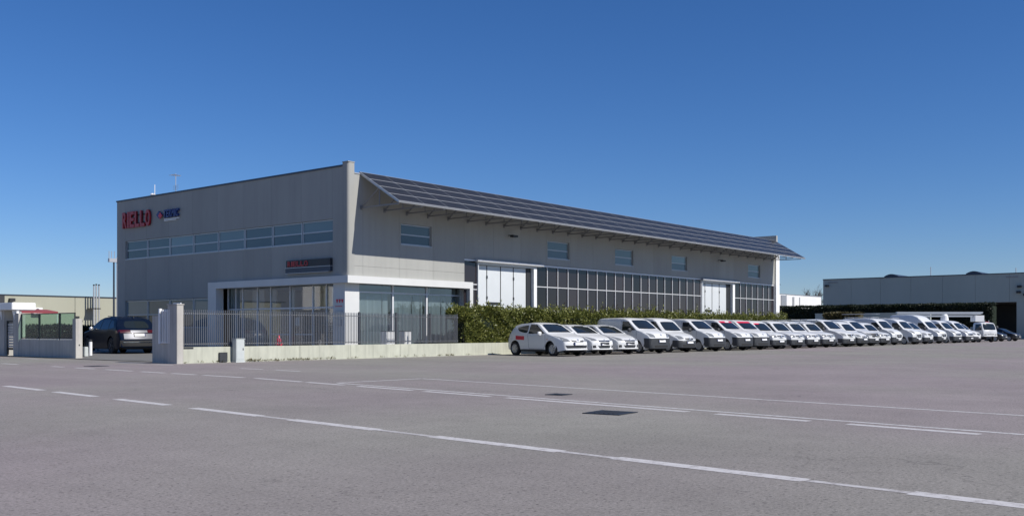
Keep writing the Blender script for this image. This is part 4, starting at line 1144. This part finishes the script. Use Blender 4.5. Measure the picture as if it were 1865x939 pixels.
def van_common(v, wz0, wz1, wb, wt, bz, pz, gl):
    p = v.p; hx = p['W'] / 2
    v.patch('windscreen', 'glass_car', 'f', [(-wb, wz0), (wb, wz0), (wt, wz1), (-wt, wz1)], nu=12, nv=6, rnd=.25)
    if bz:
        v.patch('bumper', 'bumper', 'f', [(-hx * .97, .27), (hx * .97, .27), (hx * .97, bz), (-hx * .97, bz)], nu=16, nv=5, off=.022)
        y1 = p['axles'][0] - p['ra'] - .03
        v.sym('bumper_corner', 'bumper', 'l', [(.10, .28), (y1, .28), (y1 + .06, bz + .02), (.10, bz)], nu=6, nv=4, off=.02)
        v.patch('bumper_slot', 'black', 'f', [(-hx * .55, .33), (hx * .55, .33), (hx * .58, .43), (-hx * .58, .43)], nu=8, nv=2, off=.028)
    v.plate(pz)
    v.wipers(wz0 + .012, wb)
    v.sym('sill_trim', 'bumper', 'l', [(p['axles'][0] + p['ra'] + .02, .22), (p['axles'][1] - p['ra'] - .02, .22), (p['axles'][1] - p['ra'] - .02, .36), (p['axles'][0] + p['ra'] + .02, .36)], nu=8, nv=1, off=.015)
def lights(v, q, m='lamp', nm='headlight', off=.01):
    v.patch(nm, m, 'f', q, nu=5, nv=4, off=off, rnd=.35)
    r = [(-x, z) for x, z in q]; v.patch(nm, m, 'f', [r[1], r[0], r[3], r[2]], nu=5, nv=4, off=off, rnd=.35)
def van_small():
    p = dict(VANP, L=4.15, W=1.80, H=1.92, belt=1.22, axles=(.86, 3.35),
             prof=[(0, .80), (.03, .93), (.15, 1.06), (.45, 1.18), (.85, 1.28), (1.65, 1.80), (1.95, 1.89), (2.5, 1.92), (3.9, 1.90), (4.08, 1.80), (4.13, 1.2), (4.15, .7)])
    v = Veh('small_van', '', 'van', p, 'carwhite', ROW)
    van_common(v, 1.30, 1.78, .74, .64, .80, .60, 0)
    lights(v, [(.42, .84), (.74, .86), (.80, 1.10), (.50, 1.0)])
    v.patch('upper_grille', 'black', 'f', [(-.42, .70), (.42, .70), (.44, .77), (-.44, .77)], nu=8, nv=1, off=.028)
    v.patch('badge', 'silver', 'f', [(-.06, .92), (.06, .92), (.06, 1.03), (-.06, 1.03)], nu=2, nv=2, off=.012, rnd=1)
    v.sym('side_window', 'glass_car', 'l', [(1.02, 1.24), (2.05, 1.22), (2.05, 1.72), (1.62, 1.70)], nu=8, nv=5)
    v.mirror(1.35, 1.22, 'bumper', 1.15)
    v.seam([(1.0, 1.2), (1.05, .5), (1.28, .36), (2.1, .36), (2.14, 1.75)])
    return v
def van_round():
    p = dict(VANP, L=4.2, W=1.78, H=1.95, belt=1.18, axles=(.88, 3.5), pf=.82, bf=.27,
             prof=[(0, .70), (.03, .80), (.15, .90), (.5, 1.03), (1.05, 1.16), (1.75, 1.75), (2.05, 1.90), (2.6, 1.95), (3.9, 1.93), (4.1, 1.85), (4.17, 1.2), (4.2, .7)])
    v = Veh('small_van', '', 'van', p, 'carwhite', ROW)
    van_common(v, 1.20, 1.72, .72, .60, .66, .50, 0)
    lights(v, [(.40, .74), (.72, .72), (.76, .93), (.50, .90)])
    v.patch('grille', 'dark', 'f', [(-.34, .71), (.34, .71), (.36, .79), (-.36, .79)], nu=8, nv=1, off=.010)
    v.patch('badge', 'silver', 'f', [(-.05, .71), (.05, .71), (.03, .82), (-.03, .82)], nu=2, nv=2, off=.022)
    v.sym('side_window', 'glass_car', 'l', [(1.20, 1.20), (2.15, 1.18), (2.15, 1.74), (1.78, 1.70)], nu=8, nv=5)
    v.mirror(1.5, 1.18, 'bumper', 1.1)
    v.seam([(1.2, 1.16), (1.2, .5), (1.35, .36), (2.2, .36), (2.22, 1.75)])
    return v
def van_grille(rack=False):
    p = dict(VANP, L=4.3, W=1.80, H=1.90, belt=1.18, axles=(.90, 3.55), pf=.86, bf=.2,
             prof=[(0, .76), (.02, .88), (.12, .98), (.5, 1.07), (1.10, 1.17), (1.8, 1.74), (2.05, 1.85), (2.6, 1.90), (4.0, 1.88), (4.2, 1.8), (4.27, 1.2), (4.3, .7)])
    v = Veh('small_van', '', 'van', p, 'carwhite', ROW)
    van_common(v, 1.20, 1.70, .73, .62, .60, .46, 0)
    lights(v, [(.44, .76), (.76, .76), (.79, .93), (.46, .92)])
    v.patch('grille', 'dark', 'f', [(-.36, .74), (.36, .74), (.40, .90), (-.40, .90)], nu=8, nv=2, off=.010)
    v.patch('grille_bar', 'silver', 'f', [(-.36, .81), (.36, .81), (.37, .83), (-.37, .83)], nu=8, nv=1, off=.018)
    v.patch('badge', 'silver', 'f', [(-.06, .77), (.06, .77), (.06, .88), (-.06, .88)], nu=2, nv=2, off=.026, rnd=1)
    v.sym('side_window', 'glass_car', 'l', [(1.25, 1.20), (2.2, 1.18), (2.2, 1.70), (1.82, 1.68)], nu=8, nv=5)
    v.mirror(1.55, 1.18, 'bumper', 1.1)
    return v
def van_mid():
    p = dict(VANP, L=4.9, W=1.98, H=2.10, belt=1.30, axles=(.95, 3.95), r=.34, ra=.41, pf=.85, bf=.25,
             prof=[(0, .78), (.03, .90), (.15, 1.02), (.6, 1.18), (1.15, 1.30), (2.0, 1.93), (2.35, 2.05), (3.0, 2.10), (4.6, 2.08), (4.82, 1.98), (4.88, 1.3), (4.9, .8)])
    v = Veh('medium_van', '', 'van', p, 'carwhite', ROW)
    van_common(v, 1.34, 1.92, .82, .70, .60, .46, 0)
    lights(v, [(.50, .82), (.84, .80), (.90, 1.04), (.58, .98)])
    v.patch('grille', 'dark', 'f', [(-.36, .74), (.36, .74), (.42, .94), (-.42, .94)], nu=8, nv=2, off=.012)
    v.patch('badge', 'silver', 'f', [(-.07, .79), (.07, .79), (.07, .91), (-.07, .91)], nu=2, nv=2, off=.026, rnd=1)
    v.sym('side_window', 'glass_car', 'l', [(1.35, 1.34), (2.5, 1.30), (2.5, 1.90), (2.05, 1.88)], nu=8, nv=5)
    v.mirror(1.65, 1.32, 'bumper', 1.3)
    return v
def van_large(high=False, grille=True):
    H = 2.95 if high else 2.52
    roof = [(1.75, 2.28), (2.3, 2.74), (2.8, 2.92), (3.4, H)] if high else [(1.75, 2.28), (2.1, 2.44), (2.7, H)]
    p = dict(VANP, L=5.4, W=2.10, H=H, belt=1.45, axles=(1.0, 4.1), r=.36, ra=.43, pf=.88, bf=.24, tumble=.09,
             prof=[(0, .95), (.03, 1.10), (.15, 1.24), (.5, 1.40), (.92, 1.52)] + roof + [(5.2, H - .02), (5.34, H - .15), (5.38, 1.5), (5.4, .8)])
    v = Veh('large_van', '', 'van', p, 'carwhite', ROW)
    van_common(v, 1.54, 2.22, .88, .76, .72, .46, 0)
    lights(v, [(.58, 1.08), (.88, 1.06), (.93, 1.36), (.66, 1.30)])
    if grille:
        v.patch('grille_surround', 'carwhite', 'f', [(-.46, .60), (.46, .60), (.54, 1.02), (-.54, 1.02)], nu=8, nv=3, off=.034)
        v.patch('grille', 'dark', 'f', [(-.36, .68), (.36, .68), (.43, .95), (-.43, .95)], nu=8, nv=3, off=.045)
        v.patch('badge', 'silver', 'f', [(-.08, .76), (.08, .76), (.08, .89), (-.08, .89)], nu=2, nv=2, off=.06, rnd=1)
    else:
        v.patch('grille', 'dark', 'f', [(-.62, .82), (.62, .82), (.66, 1.06), (-.66, 1.06)], nu=10, nv=3, off=.02)
        for z in (.87, .95, 1.02): v.patch('grille_bar', 'silver', 'f', [(-.62, z), (.62, z), (.63, z + .025), (-.63, z + .025)], nu=10, nv=1, off=.03)
    v.sym('side_window', 'glass_car', 'l', [(1.08, 1.50), (2.2, 1.46), (2.2, 2.10), (1.70, 2.10)], nu=8, nv=5)
    v.mirror(1.35, 1.5, 'bumper', 1.8)
    return v
FRONT = -7.35
RZ = R(-10)                                            # the bays are slightly slanted
def nose(x, L, front=FRONT, rz=RZ):
    """centre of a vehicle of length L whose nose stands at (x, front)"""
    x += 0.10 * math.sin(x * 7.3); front += 0.16 * math.sin(x * 3.1 + 1)
    return (x - 0.05 - math.sin(rz) * L / 2, front + math.cos(rz) * L / 2, 0)
def at(v, x, label, front=FRONT):
    r = v.root if isinstance(v, Veh) else v
    r.location = nose(x, v.L, front); r.rotation_euler = (0, 0, RZ); r['label'] = label
def roof_rack(root, z, y0, y1, w, load=None):
    mb = MB()
    for s in (-1, 1): mb.box(s * w - 0.02, s * w + 0.02, y0, y1, z + .10, z + .14)
    k = 3
    for i in range(k):
        y = y0 + (y1 - y0) * (i + .1) / (k - .8)
        mb.box(-w + .021, w - .021, y - .02, y + .02, z + .10, z + .138)
        for s in (-1, 1): mb.box(s * w - .018, s * w + .018, y - .025, y + .025, z - .05, z + .099)
    mb.obj('roof_rack', M['steel'], root)
    if load:
        lb = MB()
        for s in (-.25, .15): lb.box(s - .03, s + .03, y0 - .2, y1 + .3, z + .142, z + .20)
        for i in range(8): lb.box(-.219, .119, y0 + i * .32, y0 + i * .32 + .03, z + .15, z + .18)
        o = lb.obj('ladder', M['silver']); o.location = (root.location.x, root.location.y, 0); o.rotation_euler = root.rotation_euler
        tag(o, load, 'ladder')

v1 = hatch3(); at(v1, 7.75, 'white three-door hatchback with a red patch on its rear flank, nearest of the row')
v1.patch('flank_sticker', 'redpaint', 'l', [(2.72, .72), (3.32, .74), (3.32, .92), (2.72, .90)], nu=6, nv=2, off=.003)
v1.patch('sticker_line', 'red', 'l', [(2.76, .79), (3.28, .81), (3.28, .84), (2.76, .82)], nu=4, nv=1, off=.006)
v1.root.scale = (1.05, 1.05, 1.05)
v2 = hatch5(); at(v2, 10.35, 'white five-door hatchback, second in the row, between two other hatchbacks')
h3 = dup(v2.root, nose(12.75, v2.L), 'white five-door hatchback, third in the row, just before the first van')
sv = van_small(); at(sv, 15.35, 'white small van with a deep dark bumper, first van after the hatchbacks')
rv_ = van_round(); at(rv_, 18.8, 'white rounded small van with white nose and small grille, second van in the row')
sv2 = dup(sv.root, nose(22.0, sv.L), 'white van with deep dark bumper and plain windscreen, just before the red-stripped vans')
def strip_on(root, proto, x0, x1, white=True):
    old = proto.root; proto.root = root
    proto.patch('sun_strip', 'redpaint', 'f', [(x0, 1.70), (x1, 1.70), (x1 * .96, 1.79), (x0 * .96, 1.79)], nu=10, nv=2, off=.008)
    if white: proto.patch('strip_label', 'white', 'f', [(-.12, 1.715), (.28, 1.715), (.27, 1.775), (-.12, 1.775)], nu=6, nv=1, off=.011)
    proto.root = old
sv3 = dup(sv.root, nose(25.2, sv.L), 'white van with red strip and white label across its windscreen top')
strip_on(sv3, sv, -.64, .64)
sv4 = dup(sv.root, nose(28.2, sv.L), 'white van with an unbroken red strip across its whole windscreen top')
strip_on(sv4, sv, -.64, .64, False)
vg = van_grille(); at(vg, 30.9, 'white van with a short red strip at one windscreen corner and dark grille')
g2_ = dup(vg.root, nose(33.4, vg.L), 'white grilled van without strip, just right of the one with a short red strip')
vg_old = vg.root
vg.patch('sun_strip', 'redpaint', 'f', [(-.64, 1.63), (-.1, 1.63), (-.1, 1.70), (-.62, 1.70)], nu=6, nv=2, off=.008)
for x, lb in ((36.6, 'white grilled van with a roof rack, second to the left of the first taller van'), (39.1, 'white grilled van with a roof rack, immediately left of the first taller van')):
    q = dup(g2_, nose(x, vg.L), lb)
    roof_rack(q, 1.86, -.6, 1.9, .62)
vm = van_mid(); at(vm, 43.1, 'first taller white van, with a dark badge grille, beyond the grilled small vans')
m2 = dup(vg_old if False else rv_.root, nose(45.6, rv_.L), 'white rounded small van tucked just behind the first taller van')
vm2 = dup(vm.root, nose(48.3, vm.L), 'white van whose wide dark grille spans the nose, half hidden by its neighbours')
vm.root, keep = vm2, vm.root
vm.patch('grille_wide', 'dark', 'f', [(-.5, .70), (.5, .70), (.66, 1.0), (-.66, 1.0)], nu=8, nv=3, off=.016)
vm.root = keep
s5 = dup(vg_old, nose(51.2, vg.L), 'low white van standing just left of the first big van')
for c in [c for c in s5.children if c.name.startswith('sun_strip')]: bpy.data.objects.remove(c)
vl = van_large(); vl.root.scale = (.93, .93, .91)
at(vl, 55.0, 'first big white van of the row, low roofed, with a framed dark grille')
roof_rack(vl.root, 2.48, -.4, 2.4, .72, 'aluminium ladder on the roof of the first big white van')
l2 = dup(vl.root, nose(59.5, vl.L), 'second big white low-roofed van, with framed grille and roof rack but no ladder')
m3 = dup(vm.root, nose(62.7, vm.L), 'medium white van between the second big van and the high-roofed van')
vh = van_large(True); vh.root.scale = (.95, .95, .93)
at(vh, 67.3, 'high-roofed white van towering over its neighbours near the end of the row')
vd = van_large(False, False); vd.root.scale = (.93, .93, .90)
at(vd, 72.0, 'big white van with a wide barred dark grille, right of the high-roofed van')
d2 = dup(vd.root, nose(76.0, vd.L), 'second big white van with barred grille, under the front of the crane boom')
l3 = dup(vm.root, nose(79.3, vm.L), 'last white van of the row, next to the small cab-over truck')
# crane boom truck behind the last vans
ct = thing('crane_truck', 'white boom lift truck standing behind the last vans, its pale boom lying level', 'truck', (87.8, -1.45, 0), R(-50))
MB().box(-2.6, 2.6, -1.0, 1.0, .62, .86).box(-2.2, 1.2, -.85, .85, .861, 2.2).obj('chassis', M['white'], ct)
MB().prism([(-2.6, .9), (-2.6, 2.3), (-3.0, 2.3), (-4.3, 1.7), (-4.3, .6), (-2.6, .6)], -1.0, 1.0, 'y').obj('cab', M['white'], ct)
bb = MB().prism([(-5.5, 3.08), (4.0, 3.08), (4.3, 3.2), (4.3, 3.36), (-5.5, 3.36)], -.22, .22, 'y').obj('boom', M['frame'], ct)
MB().box(-3.2, 3.6, -.30, -.221, 2.78, 2.98).obj('lower_boom', M['frame'], ct)
MB().box(3.2, 4.2, -.7, .5, 2.25, 2.95).obj('work_basket', M['white'], ct)
MB().lathe([(0, 2.201), (.45, 2.201), (.4, 2.9), (.25, 3.1), (0, 3.1)], n=14).obj('turret', M['white'], ct)
for x in (-3.5, 1.9):
    for s in (-1, 1): MB().lathe([(0, -.12), (.4, -.12), (.4, .12), (0, .12)], axis='x', n=16).obj('wheel', M['black'], ct, (x, s * .9, .4)).rotation_euler = (0, 0, R(90))

# small cab-over truck
def cabover():
    p = dict(L=1.75, W=1.85, H=2.12, belt=1.2, sill=.55, r=.36, ra=.42, axles=(.85, 4.6), tumble=.13, pf=.93, bf=.10, crown=.05, smooth=.03, tw=.2,
             prof=[(0, 1.15), (.03, 1.25), (.36, 1.98), (.55, 2.08), (.9, 2.12), (1.6, 2.10), (1.72, 2.0), (1.75, 1.9)])
    p2 = dict(p); p2['axles'] = (.85,)
    s = Veh.__new__(Veh); s.p = p; s.L = 1.75
    s.root = thing('small_truck', '', 'truck', (0, 0, 0), 0)
    m = vehicle_body(p2); s.body = put('body', m.mesh('body', M['carwhite'], smooth=True, ang=40), s.root)
    s.bvh = BVHTree.FromPolygons([Vector(v) for v in m.v], m.f)
    s.wheels()
    s.patch('windscreen', 'glass_car', 'f', [(-.80, 1.28), (.80, 1.28), (.74, 1.96), (-.74, 1.96)], nu=10, nv=5, rnd=.3)
    s.sym('side_window', 'glass_car', 'l', [(.30, 1.28), (1.25, 1.22), (1.25, 1.90), (.52, 1.90)], nu=6, nv=4)
    s.patch('grille', 'dark', 'f', [(-.42, .80), (.42, .80), (.42, .86), (-.42, .86)], nu=6, nv=1, off=.012)
    lights(s, [(.50, .74), (.80, .74), (.80, .86), (.52, .86)])
    s.patch('bumper', 'carwhite', 'f', [(-.86, .58), (.86, .58), (.86, .70), (-.86, .70)], nu=10, nv=2, off=.04)
    s.plate(.55, x=.35); s.wipers(1.29, .7)
    s.patch('badge', 'silver', 'f', [(-.06, .92), (.06, .92), (.06, 1.0), (-.06, 1.0)], nu=2, nv=2, off=.012, rnd=1)
    s.mirror(.35, 1.55, 'bumper', 1.5)
    MB().box(-.4, .4, 0.2, 5.0, .55, .75).box(-.93, .93, 1.0, 5.2, .80, .92).box(-.35, .35, -.6, .8, .35, .6).obj('chassis', M['bumper'], s.root)
    MB().box(-.93, -.90, 1.0, 5.2, .921, 1.3).box(.90, .93, 1.0, 5.2, .921, 1.3).box(-.9, .9, 1.0, 1.04, .921, 1.6).obj('dropside', M['cabinet'], s.root)
    return s
tk = cabover(); at(tk, 85.6, 'small white cab-over flatbed truck at the right end of the row of white vans', -8.0)
tk.root.rotation_euler = (0, 0, R(-34)); tk.root.location = (82.0, -7.1, 0)

# dark parked cars at the far right
dk = hatch5(); dk.root.name = 'dark_car'
for c in dk.root.children:
    if c.name.startswith(('body', 'mirror', 'lip')):
        c.data = c.data.copy(); c.data.materials[0] = M['cargrey']
dk.root['group'] = 'dark cars beyond the truck'; dk.root.name = 'hatchback'
at(dk, 91.5, 'dark grey hatchback just right of the small white truck', -7.2)
dup(dk.root, (97.6, dk.root.location.y - .2, 0), 'dark grey hatchback cut off by the right edge of the view')
rc = MB(); rc.box(-.9, .9, -.04, .04, .8, 2.3)
rs = thing('red_banner', 'dim red banner on posts behind the dark cars', 'banner', (99, -3.2, 0))
rc.obj('cloth', M['red'], rs)
for x in (-.95, .95): MB().tube((x, 0, 0), (x, 0, 2.5), .04, n=6).obj('post', M['steel'], rs)

# dark estate car seen from behind in the driveway
p = dict(L=4.95, W=1.97, H=1.68, belt=1.10, r=.37, ra=.43, axles=(.95, 3.85), tumble=.28, pf=.82, bf=.25, pr=.90, br=.16, tw=.24, spokes=5,
         prof=[(0, .7), (.04, .85), (.4, 1.0), (1.35, 1.12), (2.15, 1.55), (2.6, 1.66), (3.1, 1.68), (3.8, 1.63), (4.25, 1.54), (4.68, 1.12), (4.80, 1.06), (4.88, .85), (4.95, .62)])
sv_ = Veh('suv', 'dark blue estate-style SUV seen from behind in the open gateway', 'car', p, 'cardark', None)
sv_.patch('rear_window', 'glass_car', 'r', [(-.64, 1.14), (.64, 1.14), (.54, 1.47), (-.54, 1.47)], nu=10, nv=4, rnd=.4)
sv_.patch('windscreen', 'glass_car', 'f', [(-.78, 1.12), (.78, 1.12), (.62, 1.56), (-.62, 1.56)], nu=10, nv=4)
for q in ([(1.55, 1.12), (2.6, 1.10), (2.6, 1.54), (2.25, 1.52)], [(2.68, 1.10), (3.55, 1.10), (3.5, 1.52), (2.68, 1.54)], [(3.62, 1.11), (4.18, 1.18), (3.95, 1.44), (3.60, 1.51)]):
    sv_.sym('side_window', 'glass_car', 'l', q, nu=6, nv=4)
sv_.sym('tail_light', 'taillight', 'r', [(.42, .93), (.88, .93), (.90, 1.06), (.42, 1.06)], nu=6, nv=2, off=.012)
sv_.sym('tail_light', 'taillight', 'l', [(4.45, .92), (4.72, .94), (4.70, 1.05), (4.45, 1.04)], nu=4, nv=2, off=.012)
sv_.patch('tailgate_sheen_band', 'sheen', 'r', [(-.41, .945), (.41, .945), (.41, 1.05), (-.41, 1.05)], nu=8, nv=2, off=.010)  # painted sun reflection on dark bodywork, as is the lower patch
sv_.patch('tailgate_sheen_lower', 'sheen', 'r', [(-.74, .66), (.74, .66), (.74, .90), (-.74, .90)], nu=10, nv=3, off=.008)
sv_.plate(.78, 'r')
sv_.patch('rear_bumper', 'black', 'r', [(-.90, .34), (.90, .34), (.90, .60), (-.90, .60)], nu=10, nv=3, off=.03)
sv_.patch('bumper_trim', 'chrome', 'r', [(-.78, .50), (.78, .50), (.78, .535), (-.78, .535)], nu=10, nv=1, off=.042)
sv_.mirror(1.85, 1.10, 'silver', .85)
for w_ in [c for c in sv_.root.children if c.name.startswith('wheel')]:
    for r_ in w_.children:
        if not r_.data.name.startswith('dark_rim'): r_.data = r_.data.copy(); r_.data.name = 'dark_rim'; r_.data.materials[0] = M['bumper']
for s in (-1, 1): MB().tube((s * .56, .05, 1.69), (s * .60, 1.75, 1.64), .02, n=6).obj('roof_rail', M['dark'], sv_.root)
MB().prism([(1.55, 1.60), (1.72, 1.60), (1.72, 1.70)], -.02, .02, 'x').obj('roof_fin', M['dark'], sv_.root)
sv_.root.location = (-2.75, 15.2, 0.02); sv_.root.rotation_euler = (0, 0, R(174)); sv_.root.scale = (1.07, 1.07, 1.15)
